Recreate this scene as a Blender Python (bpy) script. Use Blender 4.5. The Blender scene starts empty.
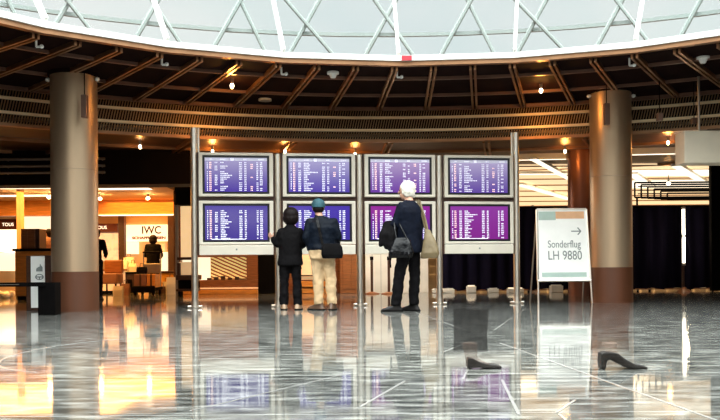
import bpy, bmesh, math, random
from mathutils import Matrix, Vector
R = math.radians
random.seed(7)
S = bpy.context.scene
COL = S.collection

# ------------------------------------------------------------------ camera, sky, exposure
F, HY, CH, ROLL = 800.0, 268.0, 0.58, 0.00785
cd = bpy.data.cameras.new('camera'); cam = bpy.data.objects.new('camera', cd); COL.objects.link(cam)
cd.sensor_width = 36; cd.lens = F / 720 * 36; cd.shift_y = (HY - 210) / 720; cd.clip_end = 300
cam.matrix_world = Matrix.Translation((0, 0, CH)) @ Matrix.Rotation(R(90), 4, 'X') @ Matrix.Rotation(-ROLL, 4, 'Z')
S.camera = cam
S.view_settings.view_transform = 'Standard'; S.view_settings.look = 'None'
S.view_settings.exposure = 0.0; S.view_settings.gamma = 1.0; S.view_settings.use_curve_mapping = False
wd = bpy.data.worlds.new('sky'); S.world = wd; wd.use_nodes = True
nt = wd.node_tree; bg = nt.nodes['Background']
tc = nt.nodes.new('ShaderNodeTexCoord'); nz = nt.nodes.new('ShaderNodeTexNoise'); nz.inputs['Scale'].default_value = 2.5
cr = nt.nodes.new('ShaderNodeValToRGB')
cr.color_ramp.elements[0].position = .3; cr.color_ramp.elements[0].color = (.76, .85, .86, 1)
cr.color_ramp.elements[1].position = .7; cr.color_ramp.elements[1].color = (.92, .95, .93, 1)
nt.links.new(tc.outputs['Generated'], nz.inputs['Vector']); nt.links.new(nz.outputs['Fac'], cr.inputs['Fac'])
nt.links.new(cr.outputs['Color'], bg.inputs['Color'])
# an overcast sky: several times brighter overhead than near the horizon
sz = nt.nodes.new('ShaderNodeSeparateXYZ'); mr = nt.nodes.new('ShaderNodeMapRange')
geo = nt.nodes.new('ShaderNodeNewGeometry'); ab = nt.nodes.new('ShaderNodeMath'); ab.operation = 'ABSOLUTE'
nt.links.new(geo.outputs['Incoming'], sz.inputs[0]); nt.links.new(sz.outputs['Z'], ab.inputs[0]); nt.links.new(ab.outputs[0], mr.inputs['Value'])
mr.inputs['From Min'].default_value = .33; mr.inputs['From Max'].default_value = .62; mr.inputs['To Min'].default_value = .93; mr.inputs['To Max'].default_value = 9
nt.links.new(mr.outputs['Result'], bg.inputs['Strength'])

def area_light(name, loc, size, power, color, rot=(0, 0, 0)):
    l = bpy.data.lights.new(name, 'AREA'); l.shape = 'RECTANGLE'; l.size, l.size_y = size; l.energy = power; l.color = color
    o = bpy.data.objects.new(name, l); o.location = loc; o.rotation_euler = rot; COL.objects.link(o); return o
def point_light(name, loc, power, color, r=.05):
    l = bpy.data.lights.new(name, 'POINT'); l.energy = power; l.color = color; l.shadow_soft_size = r
    o = bpy.data.objects.new(name, l); o.location = loc; COL.objects.link(o); return o
WARM = (1, .42, .075)
area_light('shop_light', (-7.6, 18.2, 2.35), (5, 4), 460, WARM)
area_light('shop_light', (-4.9, 20.5, 2.35), (3.5, 4), 280, WARM)
area_light('back_fill_light', (0, -9.5, 2.78), (7, 5), 900, (1, .93, .82))  # added fill behind the camera, brightens wall_back mirrored in posts and columns
area_light('hall_light', (8.5, 26, 2.75), (9, 10), 700, (1, .78, .5))
area_light('showcase_light', (-1.6, 17.3, 2.1), (2.6, .6), 45, (1, .5, .14))
area_light('counter_light', (.55, 16.6, 2.3), (1.0, .5), 130, (1, .93, .80))

# ------------------------------------------------------------------ pixel -> place
def un(px, py):
    dx, dy = px - 360, py - HY
    return 360 + dx - dy * ROLL, HY + dy + dx * ROLL
def W(px, py, Y):
    u, v = un(px, py)
    return Vector(((u - 360) * Y / F, Y, CH - (v - HY) * Y / F))
def FP(px, py, z=0):
    u, v = un(px, py); Y = F * (CH - z) / (v - HY)
    return Vector(((u - 360) * Y / F, Y, z))

# ------------------------------------------------------------------ materials
def mat(name, col, rough=.5, metal=0., var=.12, scale=6., stretch=(1, 1, 1), bump=0., emit=None, estr=0., spec=.5, coat=0., alpha=1.):
    m = bpy.data.materials.new(name); m.use_nodes = True
    t = m.node_tree; b = t.nodes['Principled BSDF']; L = t.links.new
    c = t.nodes.new('ShaderNodeTexCoord'); mp = t.nodes.new('ShaderNodeMapping'); mp.inputs['Scale'].default_value = stretch
    n = t.nodes.new('ShaderNodeTexNoise'); n.inputs['Scale'].default_value = scale; n.inputs['Detail'].default_value = 4
    L(c.outputs['Object'], mp.inputs['Vector']); L(mp.outputs['Vector'], n.inputs['Vector'])
    r = t.nodes.new('ShaderNodeValToRGB')
    r.color_ramp.elements[0].position = .3; r.color_ramp.elements[1].position = .7
    r.color_ramp.elements[0].color = tuple(x * (1 - var) for x in col) + (1,)
    r.color_ramp.elements[1].color = tuple(min(1, x * (1 + var)) for x in col) + (1,)
    L(n.outputs['Fac'], r.inputs['Fac']); L(r.outputs['Color'], b.inputs['Base Color'])
    b.inputs['Roughness'].default_value = rough; b.inputs['Metallic'].default_value = metal
    b.inputs['Specular IOR Level'].default_value = spec; b.inputs['Coat Weight'].default_value = coat
    b.inputs['Alpha'].default_value = alpha
    if bump:
        bp = t.nodes.new('ShaderNodeBump'); bp.inputs['Strength'].default_value = bump; bp.inputs['Distance'].default_value = .01
        L(n.outputs['Fac'], bp.inputs['Height']); L(bp.outputs['Normal'], b.inputs['Normal'])
    if emit:
        b.inputs['Emission Color'].default_value = tuple(emit) + (1,); b.inputs['Emission Strength'].default_value = estr
    return m

def ramp_of(t, fac, stops):
    r = t.nodes.new('ShaderNodeValToRGB'); e = r.color_ramp.elements
    while len(e) < len(stops): e.new(.5)
    for k, (p, c) in enumerate(stops): e[k].position = p; e[k].color = tuple(c) + (1,)
    t.links.new(fac, r.inputs['Fac']); return r.outputs['Color']

def screen_mat(name, top, bottom, strength):  # paler top paints skylight glare into the display's emission
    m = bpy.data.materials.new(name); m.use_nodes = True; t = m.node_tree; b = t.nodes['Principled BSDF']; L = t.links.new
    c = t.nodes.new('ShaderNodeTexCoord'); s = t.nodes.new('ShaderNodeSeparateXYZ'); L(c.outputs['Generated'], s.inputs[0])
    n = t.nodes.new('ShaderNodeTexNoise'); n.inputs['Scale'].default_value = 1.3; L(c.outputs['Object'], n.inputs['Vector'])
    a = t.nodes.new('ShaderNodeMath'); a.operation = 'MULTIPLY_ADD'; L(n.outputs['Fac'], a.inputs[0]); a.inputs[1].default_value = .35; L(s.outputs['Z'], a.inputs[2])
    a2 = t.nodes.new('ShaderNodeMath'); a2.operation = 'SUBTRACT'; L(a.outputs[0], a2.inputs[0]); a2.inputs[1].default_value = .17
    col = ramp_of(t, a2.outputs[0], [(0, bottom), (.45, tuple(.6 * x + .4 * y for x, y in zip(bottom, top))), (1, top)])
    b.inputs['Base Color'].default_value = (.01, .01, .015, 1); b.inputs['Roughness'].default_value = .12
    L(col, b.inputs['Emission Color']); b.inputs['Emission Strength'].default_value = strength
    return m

def floor_mat():
    m = bpy.data.materials.new('polished granite'); m.use_nodes = True; t = m.node_tree; b = t.nodes['Principled BSDF']; L = t.links.new
    g = t.nodes.new('ShaderNodeNewGeometry'); mp = t.nodes.new('ShaderNodeMapping'); mp.inputs['Location'].default_value = (40, .27, 0)
    L(g.outputs['Position'], mp.inputs['Vector'])
    def noise(sc, det=6, st=(1, 1, 1)):
        q = t.nodes.new('ShaderNodeMapping'); q.inputs['Scale'].default_value = st; L(mp.outputs['Vector'], q.inputs['Vector'])
        n = t.nodes.new('ShaderNodeTexNoise'); n.inputs['Scale'].default_value = sc; n.inputs['Detail'].default_value = det
        L(q.outputs['Vector'], n.inputs['Vector']); return n.outputs['Fac']
    speck = ramp_of(t, noise(9, 10, (.5, 1.6, 1)), [(.36, (.045, .047, .043)), (.52, (.15, .152, .14)), (.64, (.30, .30, .28))])
    br = t.nodes.new('ShaderNodeTexBrick'); L(mp.outputs['Vector'], br.inputs['Vector'])
    br.inputs['Scale'].default_value = 1; br.inputs['Brick Width'].default_value = 90; br.inputs['Row Height'].default_value = 1.15
    br.inputs['Mortar Size'].default_value = .005; br.offset = 0; br.inputs['Mortar Smooth'].default_value = 0
    br.inputs['Color1'].default_value = (.82, .82, .82, 1); br.inputs['Color2'].default_value = (1.05, 1.05, 1.03, 1); br.inputs['Mortar'].default_value = (1, 1, 1, 1)
    mu = t.nodes.new('ShaderNodeMix'); mu.data_type = 'RGBA'; mu.blend_type = 'MULTIPLY'; mu.inputs[0].default_value = 1
    L(speck, mu.inputs[6]); L(br.outputs['Color'], mu.inputs[7])
    mo = t.nodes.new('ShaderNodeMix'); mo.data_type = 'RGBA'; L(br.outputs['Fac'], mo.inputs[0]); L(mu.outputs[2], mo.inputs[6]); mo.inputs[7].default_value = (.36, .36, .34, 1)
    L(mo.outputs[2], b.inputs['Base Color'])
    rr = ramp_of(t, noise(3, 4, (.3, 2, 1)), [(.3, (.035,) * 3), (.7, (.085,) * 3)]); L(rr, b.inputs['Roughness'])
    bp = t.nodes.new('ShaderNodeBump'); bp.inputs['Strength'].default_value = .042; bp.inputs['Distance'].default_value = .004
    L(noise(5, 3, (.4, 1.8, 1)), bp.inputs['Height']); L(bp.outputs['Normal'], b.inputs['Normal'])
    b.inputs['IOR'].default_value = 1.55
    return m

def pane_mat():
    m = bpy.data.materials.new('skylight glass'); m.use_nodes = True; t = m.node_tree; t.nodes.clear(); L = t.links.new
    o = t.nodes.new('ShaderNodeOutputMaterial'); tr = t.nodes.new('ShaderNodeBsdfTransparent'); gl = t.nodes.new('ShaderNodeBsdfGlossy'); gl.inputs['Roughness'].default_value = .05
    n = t.nodes.new('ShaderNodeTexNoise'); n.inputs['Scale'].default_value = .8
    c = t.nodes.new('ShaderNodeTexCoord'); L(c.outputs['Object'], n.inputs['Vector'])
    L(ramp_of(t, n.outputs['Fac'], [(.3, (.9, .96, .95)), (.7, (.98, .99, .98))]), tr.inputs['Color'])
    f = t.nodes.new('ShaderNodeFresnel'); f.inputs['IOR'].default_value = 1.04
    mx = t.nodes.new('ShaderNodeMixShader'); L(f.outputs[0], mx.inputs[0]); L(tr.outputs[0], mx.inputs[1]); L(gl.outputs[0], mx.inputs[2]); L(mx.outputs[0], o.inputs[0])
    return m

def stripes_mat(name, c1, c2, scale, rot, estr):
    m = bpy.data.materials.new(name); m.use_nodes = True; t = m.node_tree; b = t.nodes['Principled BSDF']; L = t.links.new
    c = t.nodes.new('ShaderNodeTexCoord'); mp = t.nodes.new('ShaderNodeMapping'); mp.inputs['Rotation'].default_value = rot
    w = t.nodes.new('ShaderNodeTexWave'); w.bands_direction = 'Z'; w.inputs['Scale'].default_value = scale; w.inputs['Distortion'].default_value = 1.6; w.inputs['Detail Scale'].default_value = .8
    L(c.outputs['Object'], mp.inputs['Vector']); L(mp.outputs['Vector'], w.inputs['Vector'])
    col = ramp_of(t, w.outputs['Fac'], [(.35, c1), (.6, c2)]); L(col, b.inputs['Base Color']); L(col, b.inputs['Emission Color']); b.inputs['Emission Strength'].default_value = estr
    return m

M = dict(
 floor=floor_mat(), pane=pane_mat(),
 white=mat('white enamel', (.82, .82, .78), .4, var=.03),
 copper=mat('coppery ceiling metal', (.40, .21, .11), .35, .85, .15, 5),
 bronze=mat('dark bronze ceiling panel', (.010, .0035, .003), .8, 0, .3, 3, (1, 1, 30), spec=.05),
 ringbar=mat('pale bronze bar', (.25, .14, .10), .4, .7, .1, 4),
 rod=mat('bronze mesh rod', (.30, .19, .10), .35, .7, .15, 3),
 brass=mat('polished brass rail', (1, .78, .50), .38, .6, .08, 4),
 plenum=mat('dark plenum lining', (.010, .005, .003), .7, 0, .4, 2.5, spec=.1),
 outer=mat('brown metal ceiling', (.10, .042, .020), .38, .5, .25, 1.2, (1, 4, 1)),
 column=mat('satin bronze cladding', (.56, .40, .26), .40, .78, .06, 9, (1, 1, .05)),
 colbase=mat('red brown cladding', (.105, .034, .013), .5, .1, .12, 6, (1, 1, .1)),
 colbrown=mat('brown cladding', (.20, .08, .05), .4, .5, .12, 6, (1, 1, .1)),
 chrome=mat('polished steel', (.93, .86, .76), .32, 1., .04, 8),
 cream=mat('cream lacquered housing', (.72, .66, .55), .32, .1, .04, 5, coat=.3),
 bezel=mat('black bezel', (.006, .006, .008), .3, 0, .2),
 black=mat('matte black', (.003, .0025, .0025), .7, 0, .3, spec=.04),
 gloss=mat('glossy black leather', (.003, .003, .004), .2, 0, .3, 14, bump=.3, spec=.22),
 wood=mat('reddish wood', (.24, .085, .025), .35, 0, .3, 5, (1, 1, 12)),
 dwood=mat('dark wood', (.05, .018, .008), .4, 0, .3, 5, (1, 1, 12)),
 orange=mat('orange wood panel', (.62, .24, .04), .4, 0, .2, 4, (1, 1, 8)),
 yellow=mat('amber counter panel', (.75, .36, .04), .45, 0, .2, 4),
 shopwall=mat('warm plaster', (.72, .48, .25), .6, 0, .08, 2),
 bulkhead=mat('black bulkhead', (.006, .003, .002), .6, 0, .3, 3, spec=.08),
 navy=mat('navy curtain cloth', (.006, .005, .013), .85, 0, .3, 3, (3, 3, .3), bump=.1, spec=.03),
 tile=mat('white wall tile', (.66, .63, .56), .4, 0, .08, 3),
 gold=mat('golden ceiling slats', (.62, .42, .22), .45, .2, .2, 2.5, (1, 6, 1)),
 lamp=mat('lit lamp glass', (1, .9, .7), .5, 0, .02, emit=(1, .82, .55), estr=9),
 tube=mat('lit tube', (1, .95, .85), .5, 0, .02, emit=(1, .90, .72), estr=5),
 ceilglow=mat('lit ceiling panel', (1, .95, .85), .5, 0, .02, emit=(1, .88, .68), estr=1.7),
 litwhite=mat('backlit white panel', (.9, .8, .65), .5, 0, .04, 2, emit=(1, .83, .58), estr=1.15),
 litdim=mat('softly lit panel', (.85, .62, .4), .5, 0, .12, 4, emit=(1, .62, .30), estr=.45),
 litgold=mat('painted-lit gold ceiling', (.9, .7, .45), .5, 0, .25, 1.1, (1, 3, 1), emit=(1, .70, .40), estr=1.0),  # brightness of the lit gold ceiling put into emission
 litamber=mat('amber lit panel', (.9, .6, .3), .5, 0, .2, 6, emit=(1, .70, .36), estr=.7),
 litbright=mat('bright backlit panel', (1, .9, .7), .5, 0, .04, 2, emit=(1, .85, .62), estr=2.0),
 poster=mat('backlit poster', (.8, .5, .3), .5, 0, .5, 5, emit=(1, .66, .38), estr=.7),
 signred=mat('dark red sign board', (.12, .02, .012), .5, 0, .15),
 signwhite=mat('white sign board', (.90, .90, .86), .4, 0, .03),
 signcream=mat('cream sign face', (.92, .80, .62), .5, 0, .03),
 grey=mat('grey lettering', (.20, .22, .21), .6, 0, .1),
 inlay=mat('white stone inlay', (.30, .295, .28), .12, 0, .06),
 skin=mat('skin', (.50, .27, .18), .5, 0, .08, 12),
 palehair=mat('white hair', (.62, .58, .50), .6, 0, .12, 60, (1, 1, .3), bump=.6),
 darkhair=mat('black hair', (.008, .0045, .004), .5, 0, .3, 60, (1, 1, .3), bump=.6, spec=.12),
 navycoat=mat('navy wool', (.0035, .0052, .0115), .75, 0, .35, 8, bump=.35, spec=.08),
 navyjacket=mat('navy rain jacket', (.0042, .0068, .0125), .5, 0, .35, 7, bump=.35, spec=.08),
 blackcloth=mat('black cloth', (.0045, .004, .0045), .8, 0, .35, 8, bump=.3, spec=.08),
 khaki=mat('khaki cotton', (.58, .40, .22), .8, 0, .16, 10, (1, 1, .5), bump=.5),
 cap=mat('teal cap cloth', (.012, .065, .085), .7, 0, .2, 15, bump=.2),
 tan=mat('tan canvas', (.15, .108, .052), .6, 0, .2, 8, bump=.4),
 shoe=mat('brown shoe leather', (.10, .055, .032), .4, 0, .2, 12),
 beigeshoe=mat('beige shoe', (.36, .24, .15), .5, 0, .2, 12),
 blackshoe=mat('black shoe leather', (.008, .007, .007), .3, 0, .3, 12, spec=.3),
 brownbox=mat('brown carton', (.20, .085, .05), .6, 0, .2, 6),
 truss=mat('pale roof steel', (.31, .345, .325), .7, 0, .05, 3),
 red=mat('red plastic tag', (.6, .03, .05), .4, 0, .1),
 steel=mat('dull steel', (.42, .38, .33), .35, .9, .08, 8),
 greenband=mat('pale green print', (.40, .52, .46), .5, 0, .08),
 peachband=mat('peach print', (.75, .42, .22), .5, 0, .08),
 veil=mat('sheer dark trouser', (.02, .018, .017), .9, 0, .25, 12, (1, 1, .3), alpha=.5, spec=.03),
 veilbrown=mat('sheer brown trouser', (.09, .035, .02), .9, 0, .25, 12, (1, 1, .3), alpha=.30, spec=.03),
 veilskin=mat('sheer stocking', (.40, .28, .22), .7, 0, .15, 12, alpha=.28),
 veilshoe=mat('sheer shoe leather', (.03, .027, .025), .45, 0, .2, 12, alpha=.82, spec=.15),
 zebra=stripes_mat('golden striped print', (.22, .07, .012), (1, .66, .25), 4.2, (0, R(-24), 0), .65),
 textw=mat('screen lettering', (.9, .9, 1), .5, 0, .02, emit=(.74, .74, .95), estr=.52),
 textp=mat('screen pink lettering', (1, .7, .6), .5, 0, .02, emit=(1, .62, .60), estr=.9),
 headb=mat('screen header bar', (.5, .5, .6), .5, 0, .05, emit=(.42, .40, .52), estr=.6),
)

# ------------------------------------------------------------------ object helpers
def tag(o, label=None, cat=None, group=None, kind=None):
    if label: o['label'] = label
    if cat: o['category'] = cat
    if group: o['group'] = group
    if kind: o['kind'] = kind
    return o
def wm(o):
    return (wm(o.parent) if o.parent else Matrix()) @ o.matrix_basis
def empty(name, loc, label, cat, group=None, rz=0.):
    o = bpy.data.objects.new(name, None); o.empty_display_size = .2; COL.objects.link(o)
    o.location = loc; o.rotation_euler = (0, 0, rz); return tag(o, label, cat, group)
class MB:
    def __init__(s, T=None): s.bm = bmesh.new(); s.T = T
    def _t(s, vs, M4): bmesh.ops.transform(s.bm, matrix=M4, verts=vs)
    def box(s, a, b, bev=0.):
        a, b = Vector(a), Vector(b)
        r = bmesh.ops.create_cube(s.bm, size=1); vs = r['verts']
        s._t(vs, Matrix.Translation((a + b) / 2) @ Matrix.Diagonal(tuple(abs(x) for x in (b - a)) + (1,)))
        if bev:
            es = list({e for v in vs for e in v.link_edges})
            bmesh.ops.bevel(s.bm, geom=es, offset=bev, segments=2, affect='EDGES', profile=.5)
        return s
    def obox(s, c, size, rot=None, bev=0.):
        r = bmesh.ops.create_cube(s.bm, size=1); vs = r['verts']
        m = Matrix.Translation(c) @ (rot.to_4x4() if rot else Matrix()) @ Matrix.Diagonal(tuple(size) + (1,)); s._t(vs, m)
        if bev: bmesh.ops.bevel(s.bm, geom=list({e for v in vs for e in v.link_edges}), offset=bev, segments=2, affect='EDGES', profile=.5)
        return s
    def tube(s, p, q, r0, r1=None, seg=12, caps=True):
        p, q = Vector(p), Vector(q); r1 = r0 if r1 is None else r1; d = q - p
        m = Matrix.Translation((p + q) / 2) @ d.to_track_quat('Z', 'Y').to_matrix().to_4x4()
        bmesh.ops.create_cone(s.bm, cap_ends=caps, segments=seg, radius1=r0, radius2=r1, depth=d.length, matrix=m); return s
    def path(s, pts, r, seg=8):
        for a, b in zip(pts, pts[1:]): s.tube(a, b, r, r, seg)
        for a in pts[1:-1]: s.ell(a, (r, r, r), seg=seg)
        return s
    def ell(s, c, r, rot=None, seg=16):
        m = Matrix.Translation(c) @ (rot.to_4x4() if rot else Matrix()) @ Matrix.Diagonal(tuple(r) + (1,))
        bmesh.ops.create_uvsphere(s.bm, u_segments=seg, v_segments=max(6, seg // 2 + 2), radius=1, matrix=m); return s
    def cap(s, p, q, r0, r1=None, seg=12):
        r1 = r0 if r1 is None else r1
        s.tube(p, q, r0, r1, seg); s.ell(p, (r0,) * 3, seg=seg); s.ell(q, (r1,) * 3, seg=seg); return s
    def loft(s, rings, seg=24, close=True, power=1.):
        """rings: (center, half width, half depth, yaw)"""
        prev = None; first = None
        for c, ax, ay, yaw in rings:
            c = Vector(c); vs = []
            for k in range(seg):
                a = 2 * math.pi * k / seg
                ca, sa = math.cos(a), math.sin(a)
                x = ax * math.copysign(abs(ca) ** power, ca); y = ay * math.copysign(abs(sa) ** power, sa)
                vs.append(s.bm.verts.new(c + Vector((x * math.cos(yaw) - y * math.sin(yaw), x * math.sin(yaw) + y * math.cos(yaw), 0))))
            if prev:
                for k in range(seg): s.bm.faces.new((prev[k], prev[(k + 1) % seg], vs[(k + 1) % seg], vs[k]))
            else: first = vs
            prev = vs
        if close: s.bm.faces.new(list(reversed(first))); s.bm.faces.new(prev)
        return s
    def prism(s, poly, d):
        """poly: list of points, extruded by vector d"""
        d = Vector(d); a = [s.bm.verts.new(Vector(p)) for p in poly]; b = [s.bm.verts.new(Vector(p) + d) for p in poly]; n = len(a)
        s.bm.faces.new(a); s.bm.faces.new(list(reversed(b)))
        for k in range(n): s.bm.faces.new((a[k], b[k], b[(k + 1) % n], a[(k + 1) % n]))
        return s
    def quad(s, p): s.bm.faces.new([s.bm.verts.new(Vector(x)) for x in p]); return s
    def build(s, name, m, parent=None, smooth=False, fixn=True, voxel=0., relax=4, origin=None, rough=0.):
        if fixn: bmesh.ops.recalc_face_normals(s.bm, faces=s.bm.faces)
        me = bpy.data.meshes.new(name); s.bm.to_mesh(me); s.bm.free()
        if s.T: me.transform(s.T)
        if voxel: me = remesh(me, name, voxel, relax, rough)
        return link_mesh(me, name, m, parent, smooth or voxel > 0, origin)
def link_mesh(me, name, m, parent=None, smooth=False, origin=None):
    me.name = name
    me.materials.clear(); me.materials.append(M[m] if isinstance(m, str) else m)
    if smooth:
        me.polygons.foreach_set('use_smooth', [True] * len(me.polygons))
        if len(me.polygons) < 3000:                      # keep rims and caps crisp
            q = bmesh.new(); q.from_mesh(me)
            for ed in q.edges:
                if len(ed.link_faces) == 2 and ed.calc_face_angle(0) > .75: ed.smooth = False
            q.to_mesh(me); q.free()
    o = bpy.data.objects.new(name, me); COL.objects.link(o)
    if parent: o.parent = parent; me.transform(wm(parent).inverted())
    else:
        if origin is None:
            xs = [v.co for v in me.vertices]
            origin = Vector(((min(v.x for v in xs) + max(v.x for v in xs)) / 2, (min(v.y for v in xs) + max(v.y for v in xs)) / 2, min(v.z for v in xs)))
        me.transform(Matrix.Translation(-Vector(origin))); o.location = origin
    return o
def remesh(me, name, voxel, relax, rough=0.):
    t = bpy.data.objects.new(name, me); COL.objects.link(t)
    r = t.modifiers.new('r', 'REMESH'); r.mode = 'VOXEL'; r.voxel_size = voxel
    sm = t.modifiers.new('s', 'SMOOTH'); sm.factor = .5; sm.iterations = relax
    if rough:
        tx = bpy.data.textures.new(name + ' folds', 'CLOUDS'); tx.noise_scale = .09
        d = t.modifiers.new('d', 'DISPLACE'); d.texture = tx; d.strength = rough; d.mid_level = .5; d.texture_coords = 'LOCAL'
    dg = bpy.context.evaluated_depsgraph_get(); out = bpy.data.meshes.new_from_object(t.evaluated_get(dg))
    bpy.data.objects.remove(t); return out
def struct(o): o['kind'] = 'structure'; return o
def text_mesh(body, size, xs, Mx, name, m, parent, thick=.002, bold=0.):
    cu = bpy.data.curves.new(name, 'FONT'); cu.body = body; cu.size = size; cu.extrude = thick; cu.align_x = 'CENTER'; cu.offset = bold
    t = bpy.data.objects.new(name, cu); COL.objects.link(t)
    dg = bpy.context.evaluated_depsgraph_get(); me = bpy.data.meshes.new_from_object(t.evaluated_get(dg)); bpy.data.objects.remove(t)
    me.transform(Mx @ Matrix.Diagonal((xs, 1, 1, 1))); return link_mesh(me, name, m, parent)
def upright(loc, yaw=0., tilt=0.):
    return Matrix.Translation(loc) @ Matrix.Rotation(yaw, 4, 'Z') @ Matrix.Rotation(R(90) + tilt, 4, 'X')
def pbox(px0, py0, px1, py1, Y, d, bev=.004, T=None):
    """a box whose front face covers that part of the view at distance Y, and d deep"""
    a = W(px0, py1, Y); b = W(px1, py0, Y); b.y = Y + d
    return MB().box(a, b, bev)

# ------------------------------------------------------------------ the hall
CX, CY, OV = .79, 5.94, 1.1875            # an oval hall: shorter front to back
RI, RO, ZS, ZO = 6.12, 9.6, 3.39, 2.83
def ring(r, z, a): return Vector((CX + r * math.sin(a), CY + r * math.cos(a) / OV, z))
def ring_angle(px, r):
    k = (px - 360) / F / OV; cy = CY * OV; A = k * k + 1; B = -2 * (k * CX + cy); C = CX * CX + cy * cy - r * r
    Y = (-B + math.sqrt(B * B - 4 * A * C)) / (2 * A); return math.atan2(k * Y - CX, Y - cy)
def spoke(b, a, r0, r1, z0, z1, off, w):
    """a bar along the ring's spoke at angle a, shifted sideways by off"""
    p, q = ring(r0, 0, a), ring(r1, 0, a); d = (q - p).normalized(); n = Vector((-d.y, d.x, 0))
    return b.prism([p + n * (off - w) + Vector((0, 0, z0)), q + n * (off - w) + Vector((0, 0, z0)), q + n * (off + w) + Vector((0, 0, z0)), p + n * (off + w) + Vector((0, 0, z0))], (0, 0, z1 - z0))

fl = MB().box((-24, -16, -.1), (24, 46, 0)).build('floor', 'floor', origin=(0, 0, 0)); struct(fl)
inl = MB()
for (x0, y0, x1, y1, w) in [(415, 312, 465.5, 330, .03), (500, 343, 718, 421, .035), (441, 353, 463, 344, .03), (494, 330, 526, 308, .025),
        (360, 407, 405, 381, .03), (463, 379.5, 471.5, 361, .03), (502, 380, 519, 415, .035), (190, 411, 345, 374, .02), (556, 413, 575, 400, .03), (559, 414, 566, 420, .03)]:
    a, b = FP(x0, y0), FP(x1, y1); d = (b - a).normalized(); n = Vector((-d.y, d.x, 0)) * w / 5
    inl.prism([a - n, b - n, b + n, a + n], (0, 0, .0015))
arc = [ring(0, 0, 0)] ; c0 = FP(96, 352); prev = None
for k in range(13):
    t = R(100 + k * 13.5); p = Vector((c0.x + .62 * math.cos(t) + .1, c0.y + 1.1 * math.sin(t), 0))
    if prev is not None:
        d = (p - prev).normalized(); n = Vector((-d.y, d.x, 0)) * .007; inl.prism([prev - n, p - n, p + n, prev + n], (0, 0, .0015))
    prev = p
tag(struct(inl.build('floor_inlay', 'inlay', origin=(0, 0, 0))))

def annulus(bm, r0, r1, z0, z1, n=160, ph=0.):
    vs = [[bm.bm.verts.new(ring(r, z, ph + 2 * math.pi * k / n)) for r, z in ((r0, z0), (r1, z0), (r1, z1), (r0, z1))] for k in range(n)]
    for k in range(n):
        a, b = vs[k], vs[(k + 1) % n]
        for j in range(4): bm.bm.faces.new((a[j], a[(j + 1) % 4], b[(j + 1) % 4], b[j]))
    return bm
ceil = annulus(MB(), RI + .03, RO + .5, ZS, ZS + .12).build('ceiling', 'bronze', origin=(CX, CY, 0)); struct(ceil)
# radial ribs (double copper strips) and concentric bars under the coffered soffit
a0 = ring_angle(476, RO)
for k in range(72):
    rb = MB()
    for o_ in (-.032, .032): spoke(rb, a0 + k * math.pi / 36, RI + .12, RO, ZS - .06, ZS, o_, .016)
    rb.build('ceiling_rib', 'copper', ceil)
for r in (6.93, 8.30):
    annulus(MB(), r, r + .05, ZS - .045, ZS).build('ceiling_bar', 'ringbar', ceil)
annulus(MB(), RO - .06, RO, ZS - .06, ZS).build('ceiling_bar', 'ringbar', ceil)
m0 = ring_angle(400, RI)
fas = annulus(MB(), RI + .0, RI + .10, ZS - .01, ZS + .05, 24, m0).build('trim_1', 'copper', origin=(CX, CY, 0)); struct(fas)
# white rim of the skylight, outward leaning glass and its mullions
rim = struct(annulus(MB(), RI - .04, RI + .10, ZS + .05, ZS + .125, 24, m0).build('trim_2', 'white', origin=(CX, CY, 0)))
GR, GZ = RI + 1.9, ZS + .14 + 2.5
win = MB(); n = 24
lo = [win.bm.verts.new(ring(RI + .02, ZS + .12, m0 + 2 * math.pi * k / n)) for k in range(n)]; hi = [win.bm.verts.new(ring(GR, GZ, m0 + 2 * math.pi * k / n)) for k in range(n)]
for k in range(n): win.bm.faces.new((lo[k], lo[(k + 1) % n], hi[(k + 1) % n], hi[k]))
win = struct(win.build('window_1', 'pane', origin=(CX, CY, 0)))
m0 = ring_angle(400, RI)
for k in range(24):
    a = m0 + k * math.pi / 12; p, q = ring(RI, ZS + .12, a), ring(GR, GZ, a); d = (q - p).normalized(); n = Vector((-math.cos(a), math.sin(a), 0)) * .021
    MB().prism([p - n, p + n, q + n, q - n], (q - p).cross(n).normalized() * .07).build('mullion', 'white', win)
struct(annulus(MB(), GR - .06, GR + .08, GZ, GZ + .1).build('trim_3', 'white', origin=(CX, CY, 0)))
# roof steel seen blurred through the glass
tr = MB(); rnd = random.Random(3)
for k in range(48):
    a = 2 * math.pi * k / 48 + .05; b = a + .26
    tr.tube(ring(11.0, 4.2, a), ring(11.5, 9.5, b), .042, seg=6); tr.tube(ring(11.0, 4.2, b), ring(11.5, 9.5, a - .16 + .1 * (k % 3)), .036, seg=6)
for r, z in ((11.1, 5.0), (11.2, 6.2), (11.4, 7.4)):
    annulus(tr, r, r + .07, z, z + .07, 64)
struct(tr.build('trim_4', 'truss', origin=(CX, CY, 0)))
# bronze rod screen hanging below the soffit, with its two brass rails and dark lining
rods = MB(); nr = 1360
for k in range(nr):
    a = 2 * math.pi * k / nr; c = ring(RO, (ZS + ZO) / 2 - .01, a)
    rods.obox(c, (.0165, .012, (ZS - ZO + .02) / math.cos(.22)), Matrix.Rotation(-a, 3, 'Z') @ Matrix.Rotation(.22, 3, 'Y'))
struct(rods.build('trim_5', 'rod', origin=(CX, CY, 0)))
for i, z in enumerate((3.20, 2.98)):
    struct(annulus(MB(), RO - .075, RO - .03, z - .022, z + .022).build('trim_%d' % (6 + i), 'brass', origin=(CX, CY, 0)))
struct(annulus(MB(), RO + .40, RO + .46, ZO, ZS, 120).build('wall_drum', 'plenum', origin=(CX, CY, 0)))
struct(annulus(MB(), RO - .02, RO + .10, ZO - .05, ZO, 160).build('trim_8', 'copper', origin=(CX, CY, 0)))
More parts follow.
